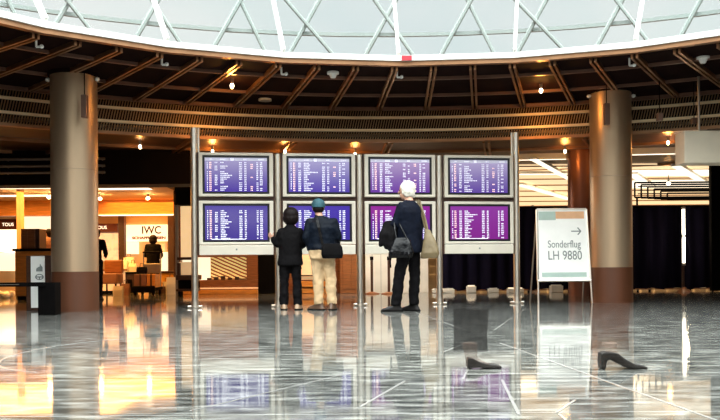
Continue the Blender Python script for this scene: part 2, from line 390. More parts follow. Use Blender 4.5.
# outer ceiling with its ribs
oc = MB(); n = 96; inn = []; out = []
for k in range(n):
    a = 2 * math.pi * k / n; sx, cx = math.sin(a), math.cos(a) / OV
    t = min((23.99 - CX) / sx if sx > 1e-6 else 1e9, (-23.99 - CX) / sx if sx < -1e-6 else 1e9, (45.99 - CY) / cx if cx > 1e-6 else 1e9, (-15.99 - CY) / cx if cx < -1e-6 else 1e9)
    inn.append([oc.bm.verts.new(ring(RO + .05, z, a)) for z in (ZO, ZO + .1)]); out.append([oc.bm.verts.new(ring(t, z, a)) for z in (ZO, ZO + .1)])
for k in range(n):
    j = (k + 1) % n
    oc.bm.faces.new((inn[k][0], out[k][0], out[j][0], inn[j][0])); oc.bm.faces.new((inn[k][1], inn[j][1], out[j][1], out[k][1]))
oc = struct(oc.build('ceiling_outer', 'outer', origin=(CX, CY, 0)))
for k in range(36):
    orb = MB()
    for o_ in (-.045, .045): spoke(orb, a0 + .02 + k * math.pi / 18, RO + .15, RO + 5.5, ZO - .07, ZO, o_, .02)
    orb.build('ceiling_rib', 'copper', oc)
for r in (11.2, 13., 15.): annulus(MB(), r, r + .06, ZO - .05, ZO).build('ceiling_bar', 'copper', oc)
struct(MB().box((-24.1, -16, 0), (-24, 46, 2.93)).build('wall_left', 'shopwall'))
struct(MB().box((24, -16, 0), (24.1, 46, 2.93)).build('wall_right', 'gold'))
struct(MB().box((-24, -16.1, 0), (24, -16, 2.93)).build('wall_back', 'cream'))
struct(MB().box((-24, 46, 0), (24, 46.1, 2.93)).build('wall_far', 'gold'))

# ------------------------------------------------------------------ columns
def column(px, Y, r, label, top, band=True, m='column'):
    x = W(px, 268, Y).x; e = empty('column', (x, Y, 0), label, 'column')
    if band:
        MB().tube((x, Y, .56), (x, Y, 2.0), r, seg=64).build('shaft', m, e, True)
        MB().tube((x, Y, 2.004), (x, Y, top), r, seg=64).build('shaft', m, e, True)
        MB().tube((x, Y, 0), (x, Y, .56), r + .003, seg=64).build('base_cladding', 'colbase', e, True)
        MB().tube((x, Y, top - .05), (x, Y, top), r + .03, seg=64).build('collar', 'bronze', e, True)
        for s in (-1, 1):
            MB().ell((x + s * (r + .03), Y - .05, top - .09), (.035, .035, .03)).build('hook', 'white', e, True)
    else: MB().tube((x, Y, 0), (x, Y, top), r, seg=48).build('shaft', m, e, True)
    return e
column(75.2, 11.45, .322, 'thick bronze-clad column at the left, in front of the lit shops', ZS)
column(611.5, 12.85, .325, 'thick bronze-clad column just right of the white easel sign', ZS)
column(582, 15.6, .26, 'darker slim brown column half hidden behind the thick right-hand column', ZO, False, 'colbrown')

# ------------------------------------------------------------------ things on the soffit
def hang(px, y0, y1, Y, label):
    a = W(px, y0, Y); b = W(px, y1, Y); e = empty('hanging_speaker', (a.x, Y, b.z), label, 'speaker')
    MB().box((a.x - .04, Y - .04, b.z), (a.x + .04, Y + .04, a.z), .008).build('housing', 'ringbar', e)
    MB().tube((a.x, Y, a.z), (a.x, Y, ZS), .007, seg=8).build('cord', 'black', e)
hang(84.5, 95, 118, 11.0, 'slim hanging speaker box on a cord before the left column')
hang(606.5, 103.5, 125, 12.4, 'slim hanging speaker box on a cord before the thick right column')
hang(659.5, 113, 121, 11.9, 'small hanging box on a long cord right of the thick right column')
hang(694, 118, 124, 12.2, 'small hanging box on a cord near the right edge of the ceiling')
for px in (38, 163.5, 283, 398.5, 631):
    a = ring_angle(px, RI + .35); p = ring(RI + .35, ZS, a); e = empty('ceiling_hook', p - Vector((0, 0, .12)), 'small white ceiling hook below the skylight rim, under a mullion', 'hook', 'ceiling hooks under the skylight rim')
    MB().tube(p, p - Vector((0, 0, .1)), .014, seg=8).build('stem', 'white', e); MB().tube(p - Vector((0, 0, .1)), p + Vector((.06, 0, -.1)), .014, seg=8).build('hook_tip', 'white', e); MB().ell(p + Vector((.065, 0, -.095)), (.026, .026, .026)).build('knob', 'white', e, True)
def soffit_pt(px, py):
    u, v = un(px, py); Y = F * (ZS - CH) / (HY - v); return Vector(((u - 360) * Y / F, Y, ZS))
for px, py, lab in ((333, 72, 'white smoke detector on the soffit left of centre'), (703, 57, 'white smoke detector on the soffit near the top right corner')):
    p = soffit_pt(px, py); e = empty('smoke_detector', p - Vector((0, 0, .09)), lab, 'smoke detector')
    MB().tube(p - Vector((0, 0, .03)), p, .085, seg=24).build('base_plate', 'white', e); MB().tube(p - Vector((0, 0, .085)), p - Vector((0, 0, .03)), .035, .06, seg=24).build('sensor_head', 'white', e)
p = soffit_pt(265, 99); e = empty('downlight', p - Vector((0, 0, .03)), 'unlit pale round downlight in the dark soffit at left of centre', 'light')
MB().tube(p - Vector((0, 0, .03)), p, .11, seg=32).build('trim_ring', 'cream', e); MB().tube(p - Vector((0, 0, .035)), p - Vector((0, 0, .03)), .08, seg=32).build('diffuser', 'steel', e)
def spot(p, label, power, glow='lamp', r=.03, cz=WARM):
    e = empty('spotlight', p - Vector((0, 0, .14)), label, 'light')
    MB().tube(p - Vector((0, 0, .07)), p, .022, .03, seg=16).build('socket', 'steel', e); MB().ell(p - Vector((0, 0, .10)), (r, r, .04)).build('bulb', glow, e, True)
    if power: point_light('bulb_light', p - Vector((0, 0, .19)), power, cz)
spot(soffit_pt(232, 79), 'glowing warm bulb under the soffit left of centre', 16)
spot(soffit_pt(541, 84), 'glowing warm bulb under the soffit right of centre', 16)
def outer_pt(px, py):
    u, v = un(px, py); Y = F * (ZO - CH) / (HY - v); return Vector(((u - 360) * Y / F, Y, ZO))
for px, py, lab, pw in ((212.5, 146, 'glowing bulb above the leftmost screens', 14), (285, 146, 'glowing bulb above the second screen column', 8), (355, 149, 'glowing bulb between the second and third screen columns', 8), (565, 146, 'glowing bulb just left of the thick right column', 10), (668, 137, 'glowing bulb right of the thick right column', 10), (140, 141, 'glowing bulb over the black bulkhead', 3)):
    spot(outer_pt(px, py), lab, pw, r=.025)
p = ring(RI - .07, ZS + .08, ring_angle(408, RI)); tag(MB().box(p - Vector((.07, .012, .035)), p + Vector((.07, 0, .035)), .004).build('sign_tag', 'red'), 'small red tag on the white skylight rim', 'sign')

# ------------------------------------------------------------------ flight information stand
ang = math.atan2(.65, 4.957); TS = Matrix.Translation((0, 12.325, 0)) @ Matrix.Rotation(ang, 4, 'Z')
st = empty('display_stand', (0, 12.325, 0), 'long steel stand of five posts carrying eight flight screens', 'display stand', rz=ang)
for k in range(5):
    x = -2.5 + 1.25 * k; top = 2.70 if k in (0, 4) else 2.32
    p = MB(TS).tube((x, 0, .02), (x, 0, top), .05, seg=24).build('post', 'chrome', st, True)
    f = MB(TS).obox((x, 0, .022), (.22, .06, .03), bev=.006).tube((x, 0, .02), (x, 0, .10), .062, .056, seg=24)
    f.tube((x, 0, 0), (x, 0, .02), .09, seg=24).build('foot', 'chrome', p)
for k in range(4):
    x = -1.875 + 1.25 * k
    for s in (-1, 1): MB(TS).box((x + s * .562 - .012, -.03, .79), (x + s * .562 + .012, .03, 2.33)).build('side_rail', 'dwood', st)  # dark colour paints in the shade of the gaps beside the posts
    MB(TS).box((x - .55, -.02, 1.605), (x + .55, .02, 1.665)).build('crossbar', 'dwood', st)  # darkened too, for the shaded gap between the monitor rows
    ap = MB(TS).box((x - .55, -.085, .79), (x + .55, .03, .935), .008).build('apron_panel', 'cream', st)
    MB(TS).box((x - .012, -.089, .86), (x + .012, -.085, .885)).build('emblem', 'grey', ap)
for s, k in ((-1, 0), (1, 4)):
    x = -2.5 + 1.25 * k - s * .07
    MB(TS).tube((x, 0, .935), (x, 0, 2.70), .018, seg=12).build('guide_tube', 'chrome', st, True)
SC = [[((.44, .39, .66), (.075, .035, .40)), ((.48, .44, .72), (.09, .05, .46)), ((.50, .37, .64), (.18, .045, .42)), ((.50, .43, .68), (.13, .06, .40))],  # upper row: pale top colours include the painted glare
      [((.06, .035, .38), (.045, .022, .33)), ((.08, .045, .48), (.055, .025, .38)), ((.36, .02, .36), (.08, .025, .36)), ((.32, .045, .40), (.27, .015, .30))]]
place = ['leftmost', 'second from the left', 'third from the left', 'rightmost']
tint = [['violet', 'violet', 'lilac', 'pale lilac'], ['deep blue', 'blue violet', 'magenta and blue', 'magenta']]
COLS = [(.035, .02, 'w'), (.075, .04, 'p'), (.16, .055, 'w'), (.25, .13, 'w'), (.55, .06, 'w'), (.635, .04, 'w'), (.735, .05, 'p'), (.83, .035, 'w'), (.885, .055, 'w')]
for row in range(2):
    for k in range(4):
        x = -1.875 + 1.25 * k; z0, z1 = ((1.668, 2.325), (.944, 1.602))[row]
        t = empty('flight_monitor', TS @ Vector((x, 0, z0)), 'flight monitor with a %s screen, %s of the %s row' % (tint[row][k], place[k], ('upper', 'lower')[row]), 'monitor', 'flight monitors on the steel stand', ang)
        # housing with a real opening for the glass
        hb = MB(TS); bz0, bz1 = z0 + .038, z1 - .042; bx = .495
        hb.box((x - .553, -.09, z0), (x - bx, .1, z1), .008).box((x + bx, -.09, z0), (x + .553, .1, z1), .008)
        hb.box((x - bx - .005, -.09, z0), (x + bx + .005, .1, bz0), .006).box((x - bx - .005, -.09, bz1), (x + bx + .005, .1, z1), .006).box((x - bx, .03, bz0), (x + bx, .1, bz1))
        hb.build('housing', 'cream', t)
        w = .032; bb = MB(TS)
        bb.box((x - bx, -.085, bz0), (x - bx + w, 0, bz1)).box((x + bx - w, -.085, bz0), (x + bx, 0, bz1)).box((x - bx + w, -.085, bz0), (x + bx - w, 0, bz0 + w)).box((x - bx + w, -.085, bz1 - w), (x + bx - w, 0, bz1))
        bb.build('bezel', 'bezel', t)
        sx0, sx1, sz0, sz1 = x - bx + w, x + bx - w, bz0 + w, bz1 - w
        sc = MB(TS).box((sx0, -.068, sz0), (sx1, .03, sz1)).build('screen', screen_mat('screen glow and painted glare %d %d' % (row, k), *SC[row][k], .85), t)
        tw, tp, th = MB(TS), MB(TS), MB(TS); sw, sh = sx1 - sx0, sz1 - sz0; yy = -.0695
        def q(b, u, v, du, dv): b.quad([(sx0 + u * sw, yy, sz1 - v * sh), (sx0 + (u + du) * sw, yy, sz1 - v * sh), (sx0 + (u + du) * sw, yy, sz1 - (v + dv) * sh), (sx0 + u * sw, yy, sz1 - (v + dv) * sh)])
        if row == 0:
            q(th, .0, .0, .40, .09); q(th, .47, .0, .53, .09); q(tw, .41, .005, .055, .085)
            q(tw, .08, .03, .04, .04); q(tw, .25, .03, .08, .04); q(tw, .62, .03, .05, .04); q(tw, .86, .03, .09, .04)
        nrow = 16
        for i in range(nrow):
            v = .12 + i * .86 / nrow
            for (u, du, c) in COLS:
                if random.random() < .07: continue
                du *= .78
                L = du if du < .1 else random.uniform(.05, .15 if random.random() < .85 else .24)
                if c == 'p' and u > .5 and (random.random() < .5 or row): continue
                uu = u
                while uu < u + L:                       # short strokes, one per word piece
                    ww = random.uniform(.008, .020); q(tp if c == 'p' else tw, uu, v + .010, min(ww, u + L - uu), .030); uu += ww + .007
        if row: q(tw, .1, .965, .55, .02)
        tw.build('flight_text', 'textw', sc, fixn=False); tp.build('gate_text', 'textp', sc, fixn=False); th.build('header_bar', 'headb', sc, fixn=False)

# ------------------------------------------------------------------ easel sign
pl, pr = FP(538.2, 303.5), FP(592.6, 303.2); Ys = (pl.y + pr.y) / 2
e = empty('easel_sign', ((pl.x + pr.x) / 2, Ys, 0), 'white double-sided easel sign with arrow, standing left of the thick right column', 'sign')
xl, xr = pl.x, pr.x; H = W(565, 208.5, Ys).z; lean = .20
def ez(x, z, dy=0): return Vector((x, Ys + lean * z / H + dy, z))
def ebar(a, b, r=.016): return MB().tube(a, b, r, seg=10)
for s, x in ((0, xl), (1, xr)):
    tx = x + (.03 if s == 0 else -.03)
    MB().tube(ez(x, 0), ez(tx, H), .015, seg=10).build('leg', 'chrome', e, True)
    MB().tube((x + (.02 if s else .0), Ys + .62, 0), ez(tx + (.012 if s else 0), H), .013, seg=10).build('rear_leg', 'steel', e, True)
bz = .36
def epoly(x0, x1, z0, z1, dy): return [ez(x0, z0, dy), ez(x1, z0, dy), ez(x1, z1, dy), ez(x0, z1, dy)]
bx0, bx1 = xl + .02, xr - .02
MB().prism(epoly(bx0, bx1, bz, H, -.012), (0, .022, 0)).build('board', 'signwhite', e)
fr = MB()
for a, b in ((ez(xl + .008, bz), ez(xr - .008, bz)), (ez(xl + .03, H), ez(xr - .03, H)), (ez(xl + .008, bz), ez(xl + .03, H)), (ez(xr - .008, bz), ez(xr - .03, H))): fr.tube(a, b, .022, seg=8)
fr.build('frame', 'chrome', e)
MB().prism(epoly(bx0 + .03, bx0 + .30, H - .17, H - .035, -.016), (0, .003, 0)).build('corner_band', 'greenband', e)
MB().prism(epoly(bx0 + .30, bx1 - .05, H - .15, H - .035, -.016), (0, .003, 0)).build('corner_band', 'peachband', e)
MB().prism(epoly(bx0 + .05, bx1 - .05, bz + .055, bz + .125, -.016), (0, .003, 0)).build('bottom_band', 'greenband', e)
tl = -math.atan2(lean, H)
def etext(body, px, py, size, xs, nm):
    p = W(px, py, Ys); z = p.z; text_mesh(body, size, xs, upright(ez(p.x, z, -.017), 0, tl), nm, 'grey', e)
etext('Sonderflug', 566, 247.3, .165, .74, 'lettering'); etext('LH 9880', 566.3, 259.5, .205, .76, 'lettering')
pa = W(573.5, 230.8, Ys); pb = W(583, 230.8, Ys)
def A(x, z): return ez(x, z, -.017)
ar = MB(); z = pa.z; ar.prism([A(pa.x, z - .009), A(pb.x - .01, z - .009), A(pb.x - .01, z + .009), A(pa.x, z + .009)], (0, .003, 0))
for s in (-1, 1): ar.prism([A(pb.x - .055, z + s * .052), A(pb.x - .038, z + s * .062), A(pb.x + .012, z + s * .003), A(pb.x - .006, z - s * .006)], (0, .003, 0))
ar.build('arrow', 'grey', e)

# ------------------------------------------------------------------ people
def hand(b, wrist, d, side, up, s=1., curl=.5):
    """palm, four unequal bent fingers and a thumb; d: pointing direction, side: towards the thumb, up: back of the hand"""
    d, side, up = Vector(d).normalized(), Vector(side).normalized(), Vector(up).normalized(); w = Vector(wrist)
    rot = Matrix((side, up, d)).transposed()
    b.ell(w + d * .045 * s, (.038 * s, .017 * s, .052 * s), rot)
    for i, L in enumerate((.068, .078, .072, .056)):
        base = w + d * .082 * s + side * (.027 - .018 * i) * s; pts = [base]; dd = d
        for j in range(3):
            dd = (dd - up * curl * (.5 + .25 * j)).normalized(); pts.append(pts[-1] + dd * L * s * (.45, .32, .25)[j])
        for j, (p, q) in enumerate(zip(pts, pts[1:])): b.cap(p, q, (.0095 - .001 * j) * s, (.0088 - .001 * j) * s, seg=8)
    t0 = w + d * .03 * s + side * .03 * s; t1 = t0 + (d * .6 + side * .75 - up * .2).normalized() * .035 * s; t2 = t1 + (d * .9 + side * .15 - up * .35).normalized() * .032 * s
    b.cap(t0, t1, .012 * s, .0105 * s, seg=8); b.cap(t1, t2, .0105 * s, .0085 * s, seg=8)

def rz3(a): return Matrix.Rotation(a, 3, 'Z')
def person(name, org, J, label, yaw=0., head_yaw=None, hs=1., top='blackcloth', trousers='blackcloth', shoes='blackshoe', hair='darkhair', style='short',
           girth=1., vox=.008, hem=None, coat=0., cap=False, foot_yaw=(0, 0), group=None):
    O = Vector(org); V = lambda p: O + Vector(p); hy = yaw if head_yaw is None else head_yaw
    fw = rz3(yaw) @ Vector((0, 1, 0)); rt = rz3(yaw) @ Vector((1, 0, 0)); hf = rz3(hy) @ Vector((0, 1, 0)); hr = rz3(hy) @ Vector((1, 0, 0)); HM = rz3(hy)
    hd, nk, sl, sr = V(J['head']), V(J['neck']), V(J['shl']), V(J['shr']); hipl, hipr = V(J['hipl']), V(J['hipr']); pel = (hipl + hipr) / 2; ch = (sl + sr) / 2; UZ = Vector((0, 0, 1))
    e = empty('person', O, label, 'person', group)
    b = MB()                                                         # ---- the body, one continuous surface
    b.ell(hd + UZ * .02 * hs, (.076 * hs, .092 * hs, .10 * hs), HM); b.ell(hd + hf * .022 * hs - UZ * .055 * hs, (.055 * hs, .062 * hs, .062 * hs), HM)
    b.cap(hd + hf * .083 * hs + UZ * .012 * hs, hd + hf * .102 * hs - UZ * .022 * hs, .009 * hs, .013 * hs)
    b.ell(hd + hf * .082 * hs - UZ * .052 * hs, (.024 * hs, .010 * hs, .007 * hs), HM)
    for s in (-1, 1):
        b.ell(hd + hr * s * .079 * hs - UZ * .008 * hs, (.009 * hs, .019 * hs, .031 * hs), HM @ rz3(s * .25))
    b.cap(hd - UZ * .07 * hs - hf * .01, nk, .05 * hs, .056 * hs)
    mid = (ch + pel) / 2
    b.loft([(pel - UZ * .06, .13 * girth, .09 * girth, yaw), (pel + UZ * .03, .155 * girth, .10 * girth, yaw), (mid - UZ * .04, .13 * girth, .09 * girth, yaw), (mid + UZ * .10, .15 * girth, .10 * girth, yaw), (ch - UZ * .03, .155 * girth, .095 * girth, yaw), (ch + UZ * .045, .10 * girth, .07 * girth, yaw)])
    for sd, sh, el, wr in (('l', sl, V(J['ell']), V(J['wrl'])), ('r', sr, V(J['elr']), V(J['wrr']))):
        b.cap(ch + (sh - ch) * .5, sh, .06, .05); b.cap(sh, el, .048, .036); b.cap(el, wr, .036, .025)
        dd = (wr - el).normalized(); s = -1 if sd == 'l' else 1
        up = J.get('up' + sd); side = J.get('sd' + sd)
        up = Vector(up) if up else rt * s; side = Vector(side) if side else fw
        side = (side - dd * side.dot(dd)).normalized(); up = dd.cross(side); 
        if up.dot(Vector(J.get('up' + sd) or (rt * s))) < 0: up = -up
        hand(b, wr, dd, side, up, hs * .95, J.get('curl', .4))
    feet = []
    for i, (hp, kn, an) in enumerate(((hipl, V(J['knl']), V(J['anl'])), (hipr, V(J['knr']), V(J['anr'])))):
        b.cap(hp, kn, .078 * girth, .054); b.cap(kn, an, .054, .036)
        fd = rz3(foot_yaw[i]) @ Vector((0, 1, 0)); z0 = Vector((an.x, an.y, O.z + .035)); b.cap(z0 - fd * .03, z0 + fd * .15, .032, .026); b.cap(an, z0, .036, .034); feet.append((an, fd))
    b.build('body', 'skin', e, voxel=vox, relax=3)
    for s in (-1, 1): MB().ell(hd + hr * s * .031 * hs + hf * .084 * hs + UZ * .008 * hs, (.012 * hs, .006 * hs, .007 * hs), HM, 10).build('eye', 'darkhair', e, True)
    c = MB(); g = girth * 1.13 + coat                                   # ---- top with sleeves
    hz = O.z + (hem if hem else J['hipl'][2] - .04); lowc = Vector((pel.x, pel.y, hz))
    rg = [(lowc, .175 * g, .125 * g, yaw), (lowc + UZ * .04, .178 * g, .128 * g, yaw), ((mid + lowc) / 2, .165 * g, .118 * g, yaw), (mid + UZ * .05, .168 * g, .118 * g, yaw), (ch - UZ * .07, .178 * g, .118 * g, yaw), (ch, .165 * g, .10 * g, yaw), (ch + UZ * .055, .10 * g, .075 * g, yaw), (nk + UZ * .015, .060, .060, yaw)]
    c.loft(rg)
    for sh, el, wr in ((sl, V(J['ell']), V(J['wrl'])), (sr, V(J['elr']), V(J['wrr']))):
        c.cap(ch + (sh - ch) * .4, sh, .075, .066 + coat * .1); c.cap(sh, el, .066 + coat * .1, .054 + coat * .1); c.cap(el, el + (wr - el) * .93, .054 + coat * .1, .043 + coat * .1)
    c.build('top', top, e, voxel=.011, relax=5, rough=.022)
    c = MB(); c.loft([(pel - UZ * .09, .15 * g, .115 * g, yaw), (pel + UZ * .03, .165 * g, .12 * g, yaw), (pel + UZ * .13, .15 * g, .11 * g, yaw)])
    for hp, kn, an in ((hipl, V(J['knl']), V(J['anl'])), (hipr, V(J['knr']), V(J['anr']))):
        lo = an - UZ * .015
        c.cap(hp, kn, .096 * girth, .074 * girth); c.tube(kn, lo, .074 * girth, .066, seg=16); c.ell(kn, (.075 * girth,) * 3)
    c.build('trousers', trousers, e, voxel=.011, relax=4, rough=.036)
    for an, fd in feet:
        c = MB(); g0 = Vector((an.x, an.y, O.z)); yw = math.atan2(-fd.x, fd.y); RM = rz3(yw)
        c.loft([(g0 + fd * .055 + UZ * .0, .046, .145, yw), (g0 + fd * .055 + UZ * .022, .048, .148, yw), (g0 + fd * .045 + UZ * .045, .044, .125, yw), (g0 + fd * .005 + UZ * .075, .040, .07, yw), (g0 - fd * .01 + UZ * .105, .038, .052, yw)], power=.85)
        sh = c.build('shoe', shoes, e, voxel=.008, relax=4)
        MB().loft([(g0 + fd * .055, .049, .149, yw), (g0 + fd * .055 + UZ * .014, .050, .151, yw)], power=.85).build('sole', 'black', sh)
    c = MB(); up = UZ                                                    # ---- hair or cap
    if style == 'bob':
        c.ell(hd + UZ * .025 * hs - hf * .016 * hs, (.116 * hs, .115 * hs, .118 * hs), HM); c.ell(hd - UZ * .03 * hs - hf * .03 * hs, (.120 * hs, .104 * hs, .102 * hs), HM); c.ell(hd - UZ * .085 * hs - hf * .04 * hs, (.085 * hs, .066 * hs, .05 * hs), HM)
    elif style == 'full':
        c.ell(hd + UZ * .035 * hs - hf * .018 * hs, (.098 * hs, .102 * hs, .10 * hs), HM); c.ell(hd - UZ * .03 * hs - hf * .045 * hs, (.088 * hs, .066 * hs, .08 * hs), HM)
        hrn = random.Random(11)
        for k in range(44):
            a = hrn.uniform(-2.2, 2.2); z = hrn.uniform(-.07, .10); r = .085 * math.sqrt(max(.1, 1 - (z / .14) ** 2)) * hs
            c.ell(hd + HM @ Vector((math.sin(a) * r, -math.cos(a) * r - .015 * hs, z * hs + .01)), (.021 * hs, .021 * hs, .030 * hs))
    else:
        c.ell(hd + UZ * .03 * hs - hf * .014 * hs, (.084 * hs, .095 * hs, .098 * hs), HM); c.ell(hd - UZ * .035 * hs - hf * .040 * hs, (.072 * hs, .055 * hs, .055 * hs), HM)
    if cap: c.bm.clear(); c.ell(hd - UZ * .022 * hs - hf * .030 * hs, (.083 * hs, .070 * hs, .058 * hs), HM)
    c.build('hair', hair, e, voxel=.008, relax=3)
    if cap:
        c = MB(); cc = hd + UZ * .035 * hs
        c.loft([(cc - UZ * .03 * hs, .097 * hs, .110 * hs, hy), (cc + UZ * .02 * hs, .098 * hs, .110 * hs, hy), (cc + UZ * .06 * hs, .084 * hs, .094 * hs, hy), (cc + UZ * .088 * hs, .05 * hs, .058 * hs, hy), (cc + UZ * .098 * hs, .015 * hs, .018 * hs, hy)])
        cp = c.build('cap', 'cap', e, True)
        MB().loft([(cc + hf * .12 * hs - UZ * .024 * hs, .07 * hs, .075 * hs, hy), (cc + hf * .12 * hs - UZ * .015 * hs, .07 * hs, .073 * hs, hy)]).build('cap_peak', 'cap', cp); MB().ell(cc + UZ * .099 * hs, (.01, .01, .007)).build('button', 'cap', cp, True)
    return e

# man in the teal cap
Yc = 11.15; oc_ = (W(322, 268, Yc).x, Yc, 0)
person('person', oc_, dict(head=(-.045, .02, 1.425), neck=(-.03, -.01, 1.30), shl=(-.165, 0, 1.21), shr=(.165, 0, 1.21), ell=(-.215, -.03, 1.01), wrl=(-.150, .05, .84), elr=(.225, .0, 1.02), wrr=(.19, .14, .87),
    hipl=(-.07, 0, .80), hipr=(.085, 0, .80), knl=(-.055, .01, .45), knr=(.115, .02, .45), anl=(-.045, -.01, .09), anr=(.135, 0, .09)),
    'person in a teal cap, dark jacket and khaki trousers facing the screens', top='navyjacket', trousers='khaki', shoes='shoe', cap=True, hem=.83, coat=.06, hs=.98, foot_yaw=(R(55), R(-12)), girth=1.02)
b0 = Vector(oc_); e = empty('shoulder_bag', b0 + Vector((.15, -.155, .70)), 'black shoulder bag on the hip of the person in the teal cap', 'bag')
bg_ = MB().loft([(b0 + Vector((.15, -.155, .715)), .135, .055, 0), (b0 + Vector((.15, -.16, .77)), .15, .065, 0), (b0 + Vector((.145, -.155, .87)), .145, .06, 0), (b0 + Vector((.14, -.15, .92)), .11, .035, 0)], power=.6)
bg_.build('pouch', 'blackcloth', e, voxel=.01, relax=3, rough=.01)
MB().loft([(b0 + Vector((.15, -.212, .76)), .12, .012, 0), (b0 + Vector((.145, -.218, .84)), .125, .016, 0), (b0 + Vector((.142, -.20, .915)), .11, .012, 0)], power=.6).build('flap', 'blackcloth', e, True)
sp = [(.02, -.155, .90), (-.005, -.165, 1.02), (-.03, -.16, 1.14), (-.055, -.135, 1.25), (-.075, -.07, 1.32), (-.09, .01, 1.32)]
sb = MB()
for a, c in zip(sp, sp[1:]):
    d = (Vector(c) - Vector(a)); n = Vector((.019, 0, 0)); sb.prism([b0 + Vector(a) - n, b0 + Vector(a) + n, b0 + Vector(c) + n, b0 + Vector(c) - n], (0, -.006, 0))
sb.build('strap', 'gloss', e)

# woman touching the post
Yw = 11.3; ow = (W(290.5, 268, Yw).x, Yw, 0)
person('person', ow, dict(head=(.01, .03, 1.315), neck=(.005, 0, 1.185), shl=(-.125, 0, 1.09), shr=(.13, 0, 1.09), ell=(-.185, .02, .93), wrl=(-.255, .10, 1.005), elr=(.165, .02, .91), wrr=(.10, .20, .92),
    hipl=(-.075, 0, .72), hipr=(.075, 0, .72), knl=(-.09, .01, .41), knr=(.085, .01, .41), anl=(-.095, 0, .085), anr=(.10, 0, .085), upl=(0, -.3, 1), sdl=(.2, 0, 1), curl=.15),
    'person with dark bobbed hair in all-black clothes holding a hand toward the left screen', top='blackcloth', trousers='blackcloth', shoes='beigeshoe', style='bob', hem=.62, hs=.97, foot_yaw=(R(8), R(-8)), girth=.90)

# tall white-haired man
Ym = 10.62; om = (W(404.5, 268, Ym).x, Ym, 0); yw = R(48)
person('person', om, dict(head=(.035, .03, 1.600), neck=(.07, -.01, 1.46), shl=(-.035, -.10, 1.375), shr=(.185, .09, 1.375), ell=(-.115, -.10, 1.16), wrl=(-.19, .04, 1.12), elr=(.215, .10, 1.14), wrr=(.15, .13, .93),
    hipl=(.03, -.04, .90), hipr=(.12, .05, .90), knl=(-.07, -.03, .50), knr=(.14, .07, .50), anl=(-.12, -.03, .095), anr=(.125, .08, .095), upl=(0, 0, 1), sdl=(.3, 1, 0)),
    'tall person with white hair in a navy coat and black trousers, bags at both sides', yaw=yw, head_yaw=R(80), hs=1.04, top='navycoat', trousers='blackcloth', shoes='blackshoe', hair='palehair', style='full', hem=.78, coat=.08, foot_yaw=(R(82), R(62)), girth=1.03)
b0 = Vector(om)
c = MB()                                                                  # coat folded over the left forearm
for k in range(7):
    t = k / 6; p = b0 + Vector((-.12 - .12 * t, -.07 + .10 * t, 1.155 - .02 * t)); L = .32 - .10 * t + .03 * math.sin(k * 2.4)
    for sd in (-1, 1):
        o = Vector((sd * .02 - .02 * t, -.055 * (1 if sd < 0 else -1), 0))
        c.cap(p + Vector((0, 0, .02)), p + o + Vector((-.015, 0, -L * .5)), .044, .042); c.cap(p + o + Vector((-.015, 0, -L * .5)), p + o * 1.1 + Vector((-.03, 0, -L + .08 * (sd > 0))), .042, .034)
tag(c.build('folded_coat', 'blackcloth', voxel=.011, relax=4, rough=.02), 'black coat folded over the forearm of the white-haired person', 'coat')
e = empty('handbag', b0 + Vector((-.05, -.24, .70)), 'glossy black leather handbag hanging from the arm of the white-haired person', 'bag')
c = MB().loft([(b0 + Vector((-.07, -.25, .705)), .15, .05, .12), (b0 + Vector((-.055, -.255, .78)), .165, .07, .12), (b0 + Vector((-.045, -.25, .90)), .12, .05, .12), (b0 + Vector((-.045, -.245, .97)), .085, .025, .12)], power=.7)
for k in range(5): c.cap(b0 + Vector((-.16 + .05 * k, -.31, .74)), b0 + Vector((-.10 + .025 * k, -.27, .96)), .018, .010)
c.build('bag_body', 'gloss', e, voxel=.009, relax=3, rough=.012)
c = MB(); hpts = [b0 + Vector(p) for p in ((-.115, -.25, .95), (-.135, -.21, 1.08), (-.135, -.12, 1.20), (-.125, -.06, 1.225), (-.09, -.10, 1.20), (-.04, -.215, 1.08), (.02, -.25, .95))]
c.path(hpts, .011).build('handle', 'gloss', e, True)
MB().path([b0 + Vector(p) for p in ((-.18, -.26, .76), (-.20, -.265, .66), (-.195, -.265, .58))], .011).build('strap_end', 'gloss', e, True)
e = empty('tote_bag', b0 + Vector((.30, -.10, .70)), 'tan canvas tote bag slung from the right shoulder of the white-haired person', 'bag')
c = MB().loft([(b0 + Vector((.315, -.10, .70)), .115, .05, -.15), (b0 + Vector((.335, -.10, .77)), .12, .075, -.15), (b0 + Vector((.33, -.09, .92)), .085, .06, -.15), (b0 + Vector((.30, -.07, 1.08)), .035, .03, -.15)], power=.75)
c.build('bag_body', 'tan', e, voxel=.009, relax=3, rough=.016)
c = MB()
for off in (0, .025):
    pts = [b0 + Vector(p) + Vector((off, -off, 0)) for p in ((.285, -.06, 1.05), (.255, -.035, 1.20), (.215, -.02, 1.34), (.185, .02, 1.46), (.17, .08, 1.475))]
    for a, d in zip(pts, pts[1:]): c.tube(a, d, .014, seg=8)
c.build('strap', 'tan', e)

